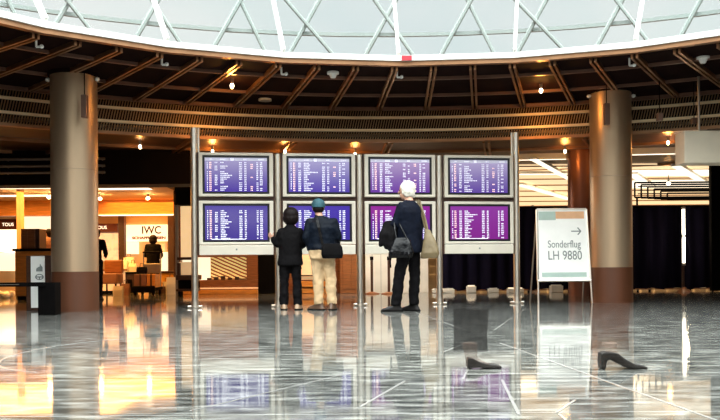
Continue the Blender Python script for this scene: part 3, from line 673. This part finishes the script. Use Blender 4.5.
# the two hurrying passers-by, of whom the photo keeps the planted foot and a veil of trouser leg
def passer(pxa, pyf, label, heel, cloth, top_py, hw):
    f = FP(pxa, pyf); s = F / f.y; e = empty('person', (f.x, f.y, 0), label, 'person')
    zt = W(pxa, top_py, f.y).z; zh = .10 if not heel else .105; x = f.x; y = f.y
    b = MB(); ax = x - .02 if not heel else x - .035
    b.loft([(Vector((ax, y, .05 + (.07 if heel else 0))), .035, .04, 0), (Vector((ax - .01, y, .15)), .043, .048, 0)], seg=24)
    b.loft([(Vector((ax + .045, y, .012)), .085, .030, 0), (Vector((ax + .03, y, .03)), .065, .030, 0), (Vector((ax, y, .06 + (.04 if heel else 0))), .034, .03, 0)])
    b.build('body', 'veilskin', e, voxel=.008, relax=3)
    MB().loft([(Vector((ax - .005, y, zh)), hw, .085, 0), (Vector((ax - .005, y, zh + .1)), hw * .97, .09, 0), (Vector((ax, y, zt)), hw * 1.03, .095, 0)], seg=32, close=False).build('trouser_leg', cloth, e, True)
    P = lambda u, z: Vector((ax + .012 + u * (.84 if heel else .80), y - .042, z * .92))
    if heel:
        poly = [P(-.085, 0), P(-.060, 0), P(-.052, .05), P(-.03, .062), P(.04, .028), P(.09, .006), P(.13, 0), P(.215, 0), P(.225, .008), P(.20, .022), P(.13, .034), P(.07, .066), P(.02, .10), P(-.05, .108), P(-.088, .10), P(-.093, .05)]
    else:
        poly = [P(-.045, 0), P(-.02, 0), P(-.018, .008), P(.05, .010), P(.06, .002), P(.19, .002), P(.20, .010), P(.18, .024), P(.10, .032), P(.04, .044), P(-.01, .066), P(-.045, .07), P(-.05, .04)]
    c = MB().prism(poly, (0, .084, 0)); c.build('shoe', 'veilshoe', e, voxel=.006, relax=5)
    return e
passer(475, 368.5, 'blurred person hurrying past, only flat black shoe and sheer dark trouser leg showing', False, 'veil', 309, .098)
passer(617, 368.8, 'blurred person hurrying past, only high-heeled shoe and sheer brown trouser leg showing', True, 'veilbrown', 303, .105)

# ------------------------------------------------------------------ right background
# navy partition curtain on a frame
cu = MB(); Yk = 18.3; x0, x1 = W(436, 268, Yk).x, W(760, 268, Yk).x; zt = W(540, 207.5, Yk).z; n = 260; zb = .055; pv = None
for k in range(n + 1):
    x = x0 + (x1 - x0) * k / n; y = Yk + .045 * math.sin(k * .55) + .03 * math.sin(k * .23 + 1)
    r_ = [cu.bm.verts.new((x, y, zb + .02 * math.sin(k * .3))), cu.bm.verts.new((x, y + .01, zt)), cu.bm.verts.new((x, y + .03, zt)), cu.bm.verts.new((x, y + .02, zb + .02 * math.sin(k * .3)))]
    if pv:
        for j in range(4): cu.bm.faces.new((pv[j], pv[(j + 1) % 4], r_[(j + 1) % 4], r_[j]))
    pv = r_
e = empty('partition_curtain', ((x0 + x1) / 2, Yk, 0), 'long dark navy cloth partition behind the stand and the sign', 'curtain')
cu.build('cloth', 'navy', e, True); MB().tube((x0, Yk, zt), (x1, Yk, zt), .03, seg=10).build('top_rail', 'black', e)
MB().tube((x0, Yk, .05), (x1, Yk, .05), .015, seg=10).build('bottom_rail', 'wood', e)
for k in range(8):
    x = x0 + (x1 - x0) * (k + .3) / 8; MB().tube((x, Yk + .08, 0), (x, Yk + .08, zt), .025, seg=10).build('upright', 'black', e); 
for i, (px, w, lab) in enumerate(((443, 22, 'long pale block on the floor under the curtain, nearest the white-haired person'), (471, 9, 'upright pale block under the curtain, below the rightmost screens'), (493, 10, 'low pale block under the curtain, left of the last post'), (515, 16, 'low pale block under the curtain behind the last post'), (556, 12, 'pale block on the floor under the easel sign'))):
    a = W(px - w / 2, 268, 18.05).x; b = W(px + w / 2, 268, 18.05).x; e = empty('ballast_block', ((a + b) / 2, 18.05, 0), lab, 'block', 'pale blocks weighting the curtain')
    h = .15 if i in (1, 4) else .09; MB().box((a, 17.95, 0), (b, 18.15, h), .012).build('block', 'tile', e); MB().box((a + .03, 17.99, h), (b - .03, 18.11, h + .02), .004).build('pad', 'litwhite' if i in (1, 3) else 'tile', e)  # some pads glow: bright spots under the curtain put into the material
def lamp_stand(px, py0, py1, pyb, label, m, wd=.032, frac=.6):
    b = FP(px, pyb); a = W(px, py0, b.y); e = empty('lamp_stand', b, label, 'lamp')
    MB().tube(b, b + Vector((0, 0, .05)), .16, .10, seg=20).tube(b + Vector((0, 0, .05)), b + Vector((0, 0, .10)), .07, .04, seg=16).build('base', 'wood', e)
    MB().tube(b + Vector((0, .045, .08)), Vector((b.x, b.y + .045, a.z + .04)), .03, seg=12).build('pole', 'dwood', e)
    z1 = a.z; z0 = W(px, py1, b.y).z; zm = (z0 + z1) / 2
    for q0, q1 in ((z0, zm - .03), (zm + .03, z1)): MB().tube((b.x, b.y, q0), (b.x, b.y, q1), wd, seg=14).build('tube', m, e, True)
    for q0 in (z0 - .03, zm, z1 + .02): MB().tube((b.x, b.y, q0 - .025), (b.x, b.y, q0 + .025), wd + .008, seg=14).build('socket', 'steel', e)
    return b, zm
b, zm = lamp_stand(684, 209, 263, 291.5, 'free-standing lamp with two bright vertical tubes before the navy curtain at right', 'tube')
point_light('tube_light', b + Vector((0, -.12, zm)), 12, (1, .8, .55))
lamp_stand(533.5, 207, 252, 291, 'slimmer dim vertical lamp before the navy curtain, left of the easel sign', 'litdim', .026)
# steel frames standing behind the curtain
e0 = W(673, 198, 20.5); e = empty('steel_rack', (e0.x, 20.5, 0), 'black open steel rack of nested bars above the navy curtain', 'rack')
for k in range(6):
    Y = 19.4 + .35 * k; a = W(634.8 + k * 6.5, 197.5 + k * .4, Y); b_ = W(714, 182 + k * 2.2, Y); f = MB()
    for p, q in (((a.x, Y, a.z), (b_.x, Y, a.z)), ((a.x, Y, b_.z), (b_.x, Y, b_.z)), ((a.x, Y, a.z), (a.x, Y, b_.z)), ((b_.x, Y, a.z), (b_.x, Y, b_.z))): f.tube(p, q, .022, seg=6)
    f.build('frame', 'black', e)
for k in range(5):
    z = W(640, 183 + k * 3.6, 19.4).z; a = W(642, 190, 19.4).x; MB().tube((a - .1, 19.4, z), (W(714, 190, 19.4).x, 19.4, z), .014, seg=6).build('bar', 'black', e)
for px in (637, 712):
    for Y in (19.4, 21.1): a = W(px, 198, Y); MB().tube((a.x, Y, 0), (a.x, Y, a.z), .025, seg=8).build('leg', 'black', e)
p = W(668.5, 186, 19.2); spot(Vector((p.x, 19.2, p.z + .16)), 'glowing bulb hanging in front of the black steel rack', 3, 'lamp', .05); 
MB().tube((p.x, 19.2, p.z + .16), (p.x, 19.2, ZO), .008, seg=6).build('flex', 'black', bpy.data.objects[[o.name for o in bpy.data.objects if o.name.startswith('spotlight')][-1]])
a = W(684.5, 163, 11.7); b_ = W(760, 130, 11.7); e = empty('sign_box', ((a.x + b_.x) / 2, 11.9, a.z), 'blank cream sign box hanging at the right edge', 'sign')
MB().box((a.x, 11.7, a.z), (b_.x, 12.05, b_.z), .012).build('box', 'signcream', e)
for x in (a.x + .3, b_.x - .2): MB().tube((x, 11.9, b_.z - .01), (x, 11.9, ZS), .02, seg=8).build('hanger', 'steel', e)
tag(pbox(712, 163, 722, 291, 17.6, .12).build('post', 'black'), 'black square post at the right edge below the cream sign box', 'post')
# lit ceiling of the far hall at right
def ceil_panel(x0, y0, x1, y1, label, m='ceilglow'):
    e = empty('ceiling_light', ((x0 + x1) / 2, (y0 + y1) / 2, ZO - .06), label, 'light', 'ceiling lights of the far hall')
    MB().box((x0, y0, ZO - .05), (x1, y1, ZO - .001)).build('casing', 'white', e); MB().box((x0 + .03, y0 + .03, ZO - .06), (x1 - .03, y1 - .03, ZO - .05)).build('diffuser', m, e)
e = empty('painted_lit_ceiling', (12, 29, ZO - .03), 'wide painted-lit gold ceiling of the far hall at right', 'light')
MB().box((2.2, 17.6, ZO - .03), (22, 41, ZO - .001)).build('painted_glow', 'litgold', e)  # ceiling glows by itself in place of light falling on it
for k in range(11):
    y = 17.6 + 1.15 * k + .07 * k * k; MB().box((2.2, y, ZO - .05), (22, y + .07 + .02 * k, ZO - .03)).build('cross_beam', 'copper', e)
def strip_light(a, b, w, label, h=.058):
    p, q = outer_pt(*a), outer_pt(*b); p.z = q.z = ZO - .12; d = (q - p).normalized(); n = Vector((-d.y, d.x, 0)) * w / 2
    e = empty('strip_light', (p + q) / 2, label, 'light', 'ceiling strips of the far hall')
    MB().prism([p - n, q - n, q + n, p + n], (0, 0, h)).build('casing', 'white', e)
    n *= .85; f_ = Vector((0, 0, -.008)); MB().prism([p - n + f_, q - n + f_, q + n + f_, p + n + f_], (0, 0, .008)).build('diffuser', 'ceilglow', e)
strip_light((519, 180), (577, 198), .22, 'long slanting ceiling strip left of the brown column, the lower of two')
strip_light((533, 153), (576, 178), .16, 'slanting ceiling strip left of the brown column, the upper of two')
strip_light((519, 169), (590, 168.5), .16, 'straight cross ceiling strip between the last post and the brown column')
strip_light((632, 169), (652, 183), .25, 'slanting ceiling strip touching the thick right column')
strip_light((676, 160.5), (707, 180), .22, 'slanting ceiling strip above the black steel rack')
strip_light((631, 148.5), (690, 147), .10, 'thin cross ceiling strip right of the thick right column', .119)
strip_light((519, 154), (566, 153), .07, 'thin cross ceiling strip near the top of the last post', .119)
ceil_panel(5.6, 18.4, 9.2, 19.6, 'bright white ceiling panel over the black steel rack'); ceil_panel(6.1, 20.6, 10.2, 22.6, 'second bright white ceiling panel behind the one over the steel rack')
# slatted golden screen wall at the back of the far hall
sl = MB()
for k in range(40): sl.box((1.5 + .5 * k, 30, 0), (1.56 + .5 * k, 30.1, 2.83))
for k in range(9): sl.box((1.5, 29.98, .3 + .3 * k), (21.5, 30.02, .34 + .3 * k))
tag(struct(sl.build('wall_screen', 'gold')))

# ------------------------------------------------------------------ centre background, under the screens
e = empty('service_counter', W(380, 293, 18.3) * 1, 'white tiled service counter seen under the third screen column', 'counter'); e.location.z = 0
a = W(365.5, 293, 18.3); b_ = W(428, 240, 18.3); xm = W(381, 280, 18.3).x
MB().box((a.x, 18.3, 0), (b_.x, 19.0, b_.z), .008).build('body', 'tile', e); MB().box((a.x - .04, 18.25, b_.z), (b_.x + .04, 19.05, b_.z + .05), .008).build('worktop', 'cream', e)
for x in (xm - .2, xm): MB().box((x - .005, 18.294, .02), (x + .005, 18.30, b_.z)).build('joint', 'grey', e)
def barrier(px, pyt, pyb, label):
    f = FP(px, pyb); t = W(px, pyt, f.y); e = empty('barrier_post', f, label, 'barrier post')
    MB().tube(f, f + Vector((0, 0, .02)), .17, seg=24).tube(f + Vector((0, 0, .02)), f + Vector((0, 0, .05)), .15, .05, seg=24).build('base', 'wood', e)
    MB().tube(f + Vector((0, 0, .04)), Vector((f.x, f.y, t.z)), .03, seg=14).build('pole', 'dwood', e, True); MB().tube((f.x, f.y, t.z - .07), (f.x, f.y, t.z + .01), .04, seg=14).build('belt_head', 'black', e, True)
barrier(372, 257, 294, 'dark barrier post with round base under the third screen column')
barrier(389, 257, 294, 'dark barrier post behind the legs of the white-haired person')
Yf = 18.6
def fx(px): return W(px, 268, Yf).x
struct(MB().box((fx(258), Yf, 0), (fx(276), Yf + .2, 2.3)).build('wall_recess', 'black'))
struct(MB().box((fx(276), Yf + .1, 0), (fx(363), Yf + .3, 2.3)).build('wall_shop', 'wood'))
struct(MB().box((fx(174), Yf + .05, 2.1), (fx(437), Yf + .4, ZO)).build('wall_header', 'bulkhead'))
e = empty('display_showcase', (fx(216), Yf, 0), 'wood-framed lit showcase with striped golden picture under the leftmost screens', 'showcase')
za, zb_ = W(216, 280, Yf).z, W(216, 257, Yf).z
c = MB().box((fx(176), Yf, 0), (fx(258), Yf + .5, za), .01).box((fx(246.5), Yf, za), (fx(258), Yf + .5, 2.1), .01).box((fx(176), Yf, zb_), (fx(247), Yf + .5, 2.1), .01)
c.build('carcass', 'wood', e); MB().box((fx(176), Yf - .07, 0), (fx(258), Yf, .10), .01).build('plinth', 'orange', e); MB().box((fx(176), Yf - .03, .12), (fx(258), Yf, .15)).build('ledge', 'litdim', e)
MB().box((fx(176), Yf + .42, za), (fx(207), Yf + .46, zb_)).build('light_panel', 'litwhite', e)
MB().box((fx(207.5), Yf + .38, za + .03), (fx(246), Yf + .42, zb_)).build('striped_picture', 'zebra', e)
for k in range(5): MB().box((fx(206 + 7 * k), Yf + .1, za), (fx(210 + 7 * k), Yf + .2, za + .05 + .02 * (k % 3)), .004).build('trinket', 'dwood', e)
e = empty('reception_desk', (fx(318), Yf - .1, 0), 'stepped orange wood desk seen between the two people in dark jackets', 'desk')
for k, (p0, p1, y0, y1, m) in enumerate(((300, 327, 281, 287, 'orange'), (300, 327, 288, 293.5, 'orange'), (300, 316, 250, 280, 'litdim'))):
    aa, bb_ = W(p0, y1, Yf - .2), W(p1, y0, Yf - .2); MB().box((aa.x, Yf - .2 + .04 * k, max(0, aa.z)), (bb_.x, Yf + .07, bb_.z), .006).build(('front_panel', 'step', 'lit_back')[k], m, e)
MB().box((fx(299), Yf - .24, .40), (fx(328), Yf + .07, .43)).build('worktop', 'dwood', e)
e = empty('wood_cabinet', (fx(350), Yf, 0), 'tall dark wooden cabinet behind the second screen column', 'cabinet')
MB().box((fx(340), Yf - .25, 0), (fx(361), Yf + .07, 1.6), .01).build('body', 'wood', e)
for p in (343, 352): MB().box((fx(p), Yf - .27, .1), (fx(p + 8), Yf - .25, 1.5), .006).build('door', 'wood', e)

# ------------------------------------------------------------------ shops at left
Yb = 15.0
bk = struct(MB().box((-18, Yb, W(100, 184.5, Yb).z), (W(190, 170, Yb).x, Yb + .6, ZO)).build('wall_bulkhead', 'bulkhead'))
for i, (y0, lab) in enumerate(((159, 'topmost of the three steel rails on the black bulkhead'), (166, 'middle of the three steel rails on the black bulkhead'), (172.5, 'lowest of the three steel rails on the black bulkhead'))):
    a, b_ = W(-30, y0 - 1.5, 14.85), W(105, y0 + 2, 14.85); b_.z = a.z = W(60, y0, 14.85).z
    e = empty('wall_rail', ((a.x + b_.x) / 2, 14.85, a.z), lab, 'rail', 'steel rails on the black bulkhead')
    MB().tube(a, b_, .025, seg=10).build('tube', 'steel', e, True)
    for px in (5, 100): q_ = W(px, y0, 14.85); MB().tube((q_.x, 14.85, a.z), (q_.x, 15.0, a.z), .018, seg=8).build('bracket', 'steel', e)
SHY = 22.9; ZC = 2.42
struct(MB().box((-18, Yb + .6, ZC), (W(178, 200, 19).x, SHY, ZC + .1)).build('ceiling_shop', 'shopwall'))
struct(MB().box((-18, SHY, 0), (-3.5, SHY + .1, ZC)).build('wall_shop', 'shopwall'))
struct(MB().box((-18, 21.0, 2.02), (-4.2, 21.3, ZC)).build('wall_soffit', 'orange'))
struct(MB().box((W(174, 268, 18.8).x, 18.8, 0), (W(174, 268, 18.8).x + .12, SHY, ZC)).build('wall_side', 'dwood'))
for i, (px0, px1, y, lab) in enumerate(((-20, 52, 17.2, 'long glowing cove strip in the shop ceiling left of the thick column'), (-20, 52, 19.0, 'second glowing cove strip in the shop ceiling, farther back at left'), (97, 150, 17.6, 'glowing cove strip in the shop ceiling right of the left column'), (97, 175, 20.85, 'low glowing strip along the soffit above the white watch shop sign'))):
    z = ZC - .02 if i < 3 else 2.04
    e = empty('cove_light', (W((px0 + px1) / 2, 268, y).x, y, z - .03), lab, 'light', 'glowing strips in the shop')
    MB().box((W(px0, 268, y).x, y, z - .02), (W(px1, 268, y).x, y + .35, z + .015)).build('casing', 'shopwall', e); MB().box((W(px0, 268, y).x + .02, y + .02, z - .03), (W(px1, 268, y).x - .02, y + .33, z - .02)).build('strip', 'litbright', e)
for px, py, Y, lab in ((19, 203, 18.5, 'glowing downlight over the brown box in the shop at far left'), (49, 205, 19, 'glowing downlight beside the left edge of the thick column'), (148, 199, 19.5, 'glowing downlight over the white watch shop sign'), (100, 199, 19.5, 'glowing downlight right beside the thick left column')):
    p = W(px, py, Y); spot(Vector((p.x, Y, ZC)), lab, 9, 'lamp', .05, (1, .55, .18))
def sign(px0, py0, px1, py1, Y, m, label, name='shop_sign', d=.06, cat='sign'):
    a = W(px0, py1, Y); e = empty(name, (W((px0 + px1) / 2, 268, Y).x, Y, a.z), label, cat); pbox(px0, py0, px1, py1, Y, SHY - Y).build('panel', m, e); return e
def slabel(e, body, px, py, Y, size, xs, m, bold=0.): p = W(px, py, Y); text_mesh(body, size, xs, upright(p - Vector((0, .006, 0))), 'lettering', m, e, .002, bold)
e = sign(125.5, 224.5, 167.5, 241.5, 22.8, 'litwhite', 'white backlit watch shop sign with thin dark capitals, above the trolley'); slabel(e, 'IWC', 151.5, 233.5, 22.8, .30, .95, 'dwood', .006); slabel(e, 'SCHAFFHAUSEN', 149, 239, 22.8, .10, 1.3, 'wood', .006)
e = sign(-2, 219, 16.5, 229.5, 22, 'signred', 'dark brown shop sign with small white capitals at the far left'); slabel(e, 'TOUS', 8, 226, 22, .125, 1, 'litbright')
e = sign(96, 223.5, 117.5, 232, 22, 'signred', 'dark red shop sign with white capitals just right of the thick left column'); slabel(e, 'TOUS', 101, 229, 22, .125, 1, 'litbright')
sign(97.5, 233, 118.5, 261, 22.1, 'poster', 'backlit poster with reddish shapes right of the thick left column', 'poster', cat='poster')
sign(-3, 229.5, 17, 252, 22.05, 'litbright', 'blazing white shop window panel at the far left', 'light_panel', cat='panel')
sign(-3, 253, 15, 271, 22.1, 'litwhite', 'lower backlit shop panel at the far left', 'light_panel', cat='panel')
sign(24, 214, 52, 236, 22.3, 'litwhite', 'pale lit wall panel behind the brown box on the counter', 'light_panel', cat='panel')
sign(125.5, 242, 137, 254, 22.7, 'litwhite', 'small lit panel below the left end of the watch shop sign', 'light_panel', cat='panel')
sign(150, 243.5, 165, 250.5, 22.7, 'litdim', 'narrow dim lit panel below the right end of the watch shop sign', 'light_panel', cat='panel')
sign(152, 252, 166, 271, 22.6, 'litwhite', 'tall lit panel right of the shop assistant', 'light_panel', cat='panel')
for px0, px1, Y, m, lab in ((118.5, 124.5, 21.9, 'dwood', 'dark wooden pillar between poster and white watch shop sign'), (16.7, 21, 17.9, 'shopwall', 'slim pale pillar behind the left end of the brown box'), (168, 174.5, 22.4, 'dwood', 'dark wooden pillar right of the white watch shop sign')):
    a, b_ = W(px0, 268, Y).x, W(px1, 268, Y).x; e = empty('pillar', ((a + b_) / 2, Y, 0), lab, 'pillar')
    MB().box((a, Y, .08), (b_, Y + .2, ZC), .006).build('shaft', m, e); MB().box((a - .02, Y - .02, 0), (b_ + .02, Y + .22, .08), .004).build('base', 'dwood', e)
def counter(px0, px1, pyt, Y, d, label, front, topm='black', name='shop_counter'):
    a, b_ = W(px0, 268, Y).x, W(px1, 268, Y).x; zt = W((px0 + px1) / 2, pyt, Y).z; e = empty(name, ((a + b_) / 2, Y, 0), label, 'counter')
    MB().box((a, Y, .07), (b_, Y + d, zt - .05), .008).build('front_panel', front, e); MB().box((a - .04, Y - .04, zt - .05), (b_ + .04, Y + d + .04, zt), .008).build('worktop', topm, e); MB().box((a + .03, Y + .03, 0), (b_ - .03, Y + d - .03, .07)).build('plinth', 'black', e); return zt
zt = counter(15, 58, 248.5, 16.0, .6, 'orange wood counter with black top at far left, carrying a brown box', 'orange')
a, b_ = W(21, 248.5, 16.05).x, W(39.5, 248.5, 16.05).x; e = empty('display_cabinet', ((a + b_) / 2, 16.2, zt), 'dark brown box cabinet standing on the orange counter', 'cabinet')
xm = a + (b_ - a) * .78; MB().box((a, 16.05, zt), (xm, 16.4, zt + .40), .006).build('body', 'wood', e); MB().box((xm, 16.05, zt), (b_, 16.4, zt + .40), .006).build('side_panel', 'dwood', e)
for k in range(2): MB().box((a + .02 + .14 * k, 16.035, zt + .03), (a + .14 + .14 * k, 16.05, zt + .37), .004).build('door', 'wood', e)
counter(97, 117, 269, 19.6, .7, 'low counter with glowing front right of the thick left column', 'litdim', 'wood')
counter(158, 175, 271, 20.2, .6, 'amber counter with dark top right of the shop assistant', 'yellow', 'dwood')
counter(119, 134, 272, 20.4, .5, 'dark table carrying the heap of white bags', 'dwood', 'black')
e = empty('bench', W(107, 268, 18.8), 'brown upholstered bench seat in front of the poster', 'bench'); e.location.z = 0
a, b_ = W(98.5, 268, 18.8).x, W(117, 268, 18.8).x
MB().box((a, 18.8, .25), (b_, 19.3, .5), .03).build('seat', 'brownbox', e); MB().box((a, 19.2, .5), (b_, 19.35, .82), .03).build('backrest', 'wood', e)
for x in (a + .05, b_ - .05):
    for y in (18.85, 19.25): MB().tube((x, y, 0), (x, y, .25), .022, seg=8).build('leg', 'black', e)
rnd = random.Random(5)
def bag(px, pyb, w, h, m, label, Y=None, z=None, group=None, d=.12):
    f = FP(px, pyb) if Y is None else Vector((W(px, 268, Y).x, Y, z)); e = empty('shopping_bag', f, label, 'bag', group)
    p = lambda x, y, q: f + Vector((x, y, q))
    c = MB().loft([(p(0, 0, 0), w * .5, d * .5, 0), (p(0, 0, h * .6), w * .54, d * .5, 0), (p(0, 0, h), w * .5, d * .3, 0)], seg=16, power=.35); c.build('sack', m, e)
    MB().path([p(-w * .22, 0, h), p(-w * .16, 0, h + .08), p(w * .16, 0, h + .08), p(w * .22, 0, h)], .006, 6).build('handle', 'dwood', e)
zt = W(126, 272, 20.4).z
bag(123.5, 0, .22, .30, 'signwhite', 'white paper bag leftmost in the heap on the dark table', 20.5, zt); bag(129, 0, .26, .38, 'signwhite', 'tallest white paper bag in the heap on the dark table', 20.6, zt); bag(133, 0, .2, .22, 'cream', 'small cream paper bag rightmost in the heap on the dark table', 20.5, zt)
bag(118.5, 296, .22, .22, 'cream', 'cream bag on the shop floor nearest the left column'); bag(125.5, 295, .2, .26, 'brownbox', 'brown bag on the shop floor left of the trolley'); bag(129, 293, .16, .34, 'black', 'black bag on the shop floor touching the trolley')
bag(167, 293, .2, .28, 'cream', 'cream bag on the shop floor before the amber counter'); bag(172, 294.5, .24, .40, 'tile', 'taller white bag on the shop floor before the amber counter'); bag(162, 294, .16, .18, 'dwood', 'small dark bag on the shop floor right of the trolley')
e = empty('white_parcel', FP(6, 298), 'crumpled white parcel on the floor at far left below the counter', 'parcel'); f = FP(6, 298)
c = MB()
for k in range(9): c.ell(f + Vector((rnd.uniform(-.14, .14), rnd.uniform(-.05, .05), .05 + .05 * rnd.random())), (.07, .06, .06))
c.build('wrapping', 'signwhite', e, voxel=.012, relax=2, rough=.02); MB().box(f + Vector((-.16, -.005, .01)), f + Vector((.16, .005, .16)), .004).build('string', 'cream', e)
# luggage trolley with two cartons
f = FP(143, 295.8); e = empty('luggage_trolley', f, 'dark luggage trolley on the shop floor loaded with brown cartons', 'trolley')
p = lambda x, y, z: f + Vector((x, y, z))
MB().box(p(-.24, 0, .12), p(.26, .75, .18), .02).build('platform', 'black', e); MB().box(p(-.25, -.04, .07), p(.27, .04, .22), .03).build('bumper', 'black', e)
for x in (-.19, .21):
    for y in (.08, .66): MB().tube(p(x - .02, y, .06), p(x + .02, y, .06), .06, seg=16).build('wheel', 'black', e)
    MB().path([p(x, .72, .15), p(x, .78, .98)], .016).build('handle_post', 'steel', e)
MB().tube(p(-.21, .78, .98), p(.23, .78, .98), .022, seg=10).build('handle_bar', 'black', e); MB().box(p(-.18, .74, .5), p(.2, .76, .72), .01).build('basket', 'steel', e)
for x0_, x1_, lab in ((-.22, .05, 'left brown carton upright on the luggage trolley'), (.06, .25, 'right narrower brown carton on the luggage trolley')):
    c = empty('carton', p((x0_ + x1_) / 2, .3, .18), lab, 'box'); MB().box(p(x0_, .1, .18), p(x1_, .5, .48), .008).build('box', 'brownbox' if x0_ < 0 else 'orange', c); MB().box(p((x0_ + x1_) / 2 - .02, .097, .18), p((x0_ + x1_) / 2 + .02, .1, .48)).build('tape', 'dwood', c)
bag(142, 0, .22, .16, 'blackcloth', 'dark sack lying on the cartons of the trolley', f.y + .3, .482)
# three shop people
STAND = dict(head=(0, .03, 1.53), neck=(0, 0, 1.40), shl=(-.17, 0, 1.34), shr=(.17, 0, 1.34), ell=(-.23, .02, 1.08), wrl=(-.16, .24, 1.02), elr=(.23, .02, 1.08), wrr=(.16, .24, 1.02), hipl=(-.08, 0, .87), hipr=(.08, 0, .87), knl=(-.09, .01, .48), knr=(.09, .01, .48), anl=(-.09, 0, .09), anr=(.09, 0, .09))
p = W(146.5, 239, 19.0); person('person', (p.x, 19.6, 0), STAND, 'person with long dark hair in black behind the luggage trolley', style='bob', girth=1.0, vox=.014, hem=.7)
e = bpy.data.objects[[o.name for o in bpy.data.objects if o.name.startswith('person')][-1]]; e.scale = (.86,) * 3
bpy.context.view_layer.update()
p = W(95.5, 250, 15.6); person('person', (p.x, 15.6, 0), STAND, 'person in black half hidden by the right edge of the left column', style='short', yaw=R(90), vox=.014, hem=.7, foot_yaw=(R(90), R(90)))
bpy.data.objects[[o.name for o in bpy.data.objects if o.name.startswith('person')][-1]].scale = (.84,) * 3
p = W(48, 250, 17.4); person('person', (p.x, 17.4, 0), STAND, 'person seated behind the orange counter, beside the left column', style='short', yaw=R(70), vox=.014, hem=.7, top='litdim' if 0 else 'brownbox', foot_yaw=(R(70), R(70)))
bpy.data.objects[[o.name for o in bpy.data.objects if o.name.startswith('person')][-1]].scale = (.9,) * 3
# lit kiosk between the shop and the first post
Yq = 17.2; e = empty('display_kiosk', (W(183, 268, Yq).x, Yq, 0), 'tall kiosk with pale lit panel and dark bench, left of the first post', 'kiosk')
pbox(175.5, 190, 196, 205, Yq, .5).build('header', 'black', e); pbox(180, 206, 197, 258, Yq + .1, .06).build('light_panel', 'litamber', e)
pbox(175.5, 205, 178, 297, Yq, .4).build('side_post', 'steel', e); pbox(178, 206, 180, 262, Yq + .04, .06).build('edge_strip', 'wood', e)
pbox(177, 257, 196, 260, Yq - .1, .1).build('rail', 'dwood', e); pbox(177, 263, 180, 276, Yq - .1, .1).build('rail_post', 'dwood', e); pbox(180, 262, 197, 275, Yq + .05, .06).build('lower_panel', 'litdim', e)
pbox(176, 275, 197, 280, Yq - .2, .5).build('bench_top', 'dwood', e); pbox(178, 280, 196, 289, Yq - .1, .4).build('bench_front', 'black', e); pbox(176, 289, 196, 291.5, Yq - .2, .5).build('lower_shelf', 'dwood', e); pbox(178, 291.5, 180, 297.5, Yq - .15, .3).build('leg', 'black', e)
# icon totem, low barrier and bin beside the left column
f = FP(38, 310.5); Yt = f.y; a, b_ = W(26, 268, Yt).x, W(52.5, 268, Yt).x; zt = W(38, 255.5, Yt).z
e = empty('totem_sign', ((a + b_) / 2, Yt, 0), 'dark totem with white icon panel left of the thick left column', 'sign')
MB().box((a, Yt, 0), (b_, Yt + .16, zt), .006).build('body', 'dwood', e); wa, wb = W(31, 268, Yt).x, W(45, 268, Yt).x
MB().box((wa, Yt - .012, .04), (wb, Yt, zt - .01), .003).build('white_panel', 'signwhite', e); xm = (wa + wb) / 2 + .025
c = MB(); zi = W(38, 268, Yt).z; c.prism([(xm - .045, Yt - .016, zi - .05), (xm + .045, Yt - .016, zi - .05), (xm + .045, Yt - .016, zi + .01), (xm + .01, Yt - .016, zi + .06), (xm + .005, Yt - .016, zi + .02), (xm - .02, Yt - .016, zi + .01), (xm - .045, Yt - .016, zi - .01)], (0, .004, 0)); c.build('icon', 'grey', e)
c = MB(); zi -= .13
for k in range(20):
    q0, q1 = 2 * math.pi * k / 20, 2 * math.pi * (k + 1) / 20
    c.prism([(xm + r_ * math.cos(q_), Yt - .016, zi + r_ * .7 * math.sin(q_)) for r_, q_ in ((.045, q0), (.062, q0), (.062, q1), (.045, q1))], (0, .004, 0))
c.box((xm - .05, Yt - .016, zi - .008), (xm + .05, Yt - .012, zi + .008)).box((xm - .008, Yt - .016, zi - .04), (xm + .008, Yt - .012, zi + .0)).build('icon', 'grey', e)
f = FP(46, 315.3); Yt = f.y; a, b_ = W(37.5, 268, Yt).x, W(55, 268, Yt).x; zt = W(46, 282.5, Yt).z
e = empty('barrier', ((a + b_) / 2, Yt, 0), 'low black barrier of box and horizontal bar beside the left column', 'barrier')
MB().box((a, Yt, 0), (b_, Yt + .2, zt), .008).build('box', 'black', e); zr = W(20, 284.3, Yt).z
MB().box((W(-60, 268, Yt).x, Yt - .03, zr - .03), (W(46, 268, Yt).x, Yt + .0, zr + .025), .006).build('bar', 'black', e); MB().box((W(-55, 268, Yt).x, Yt - .01, 0), (W(-50, 268, Yt).x, Yt + .06, zr), .004).build('leg', 'black', e)
MB().box((W(0, 268, Yt).x, Yt - .034, zr - .006), (W(20, 268, Yt).x, Yt - .03, zr + .003)).build('bar_stripe', 'steel', e)
bpy.context.view_layer.update()
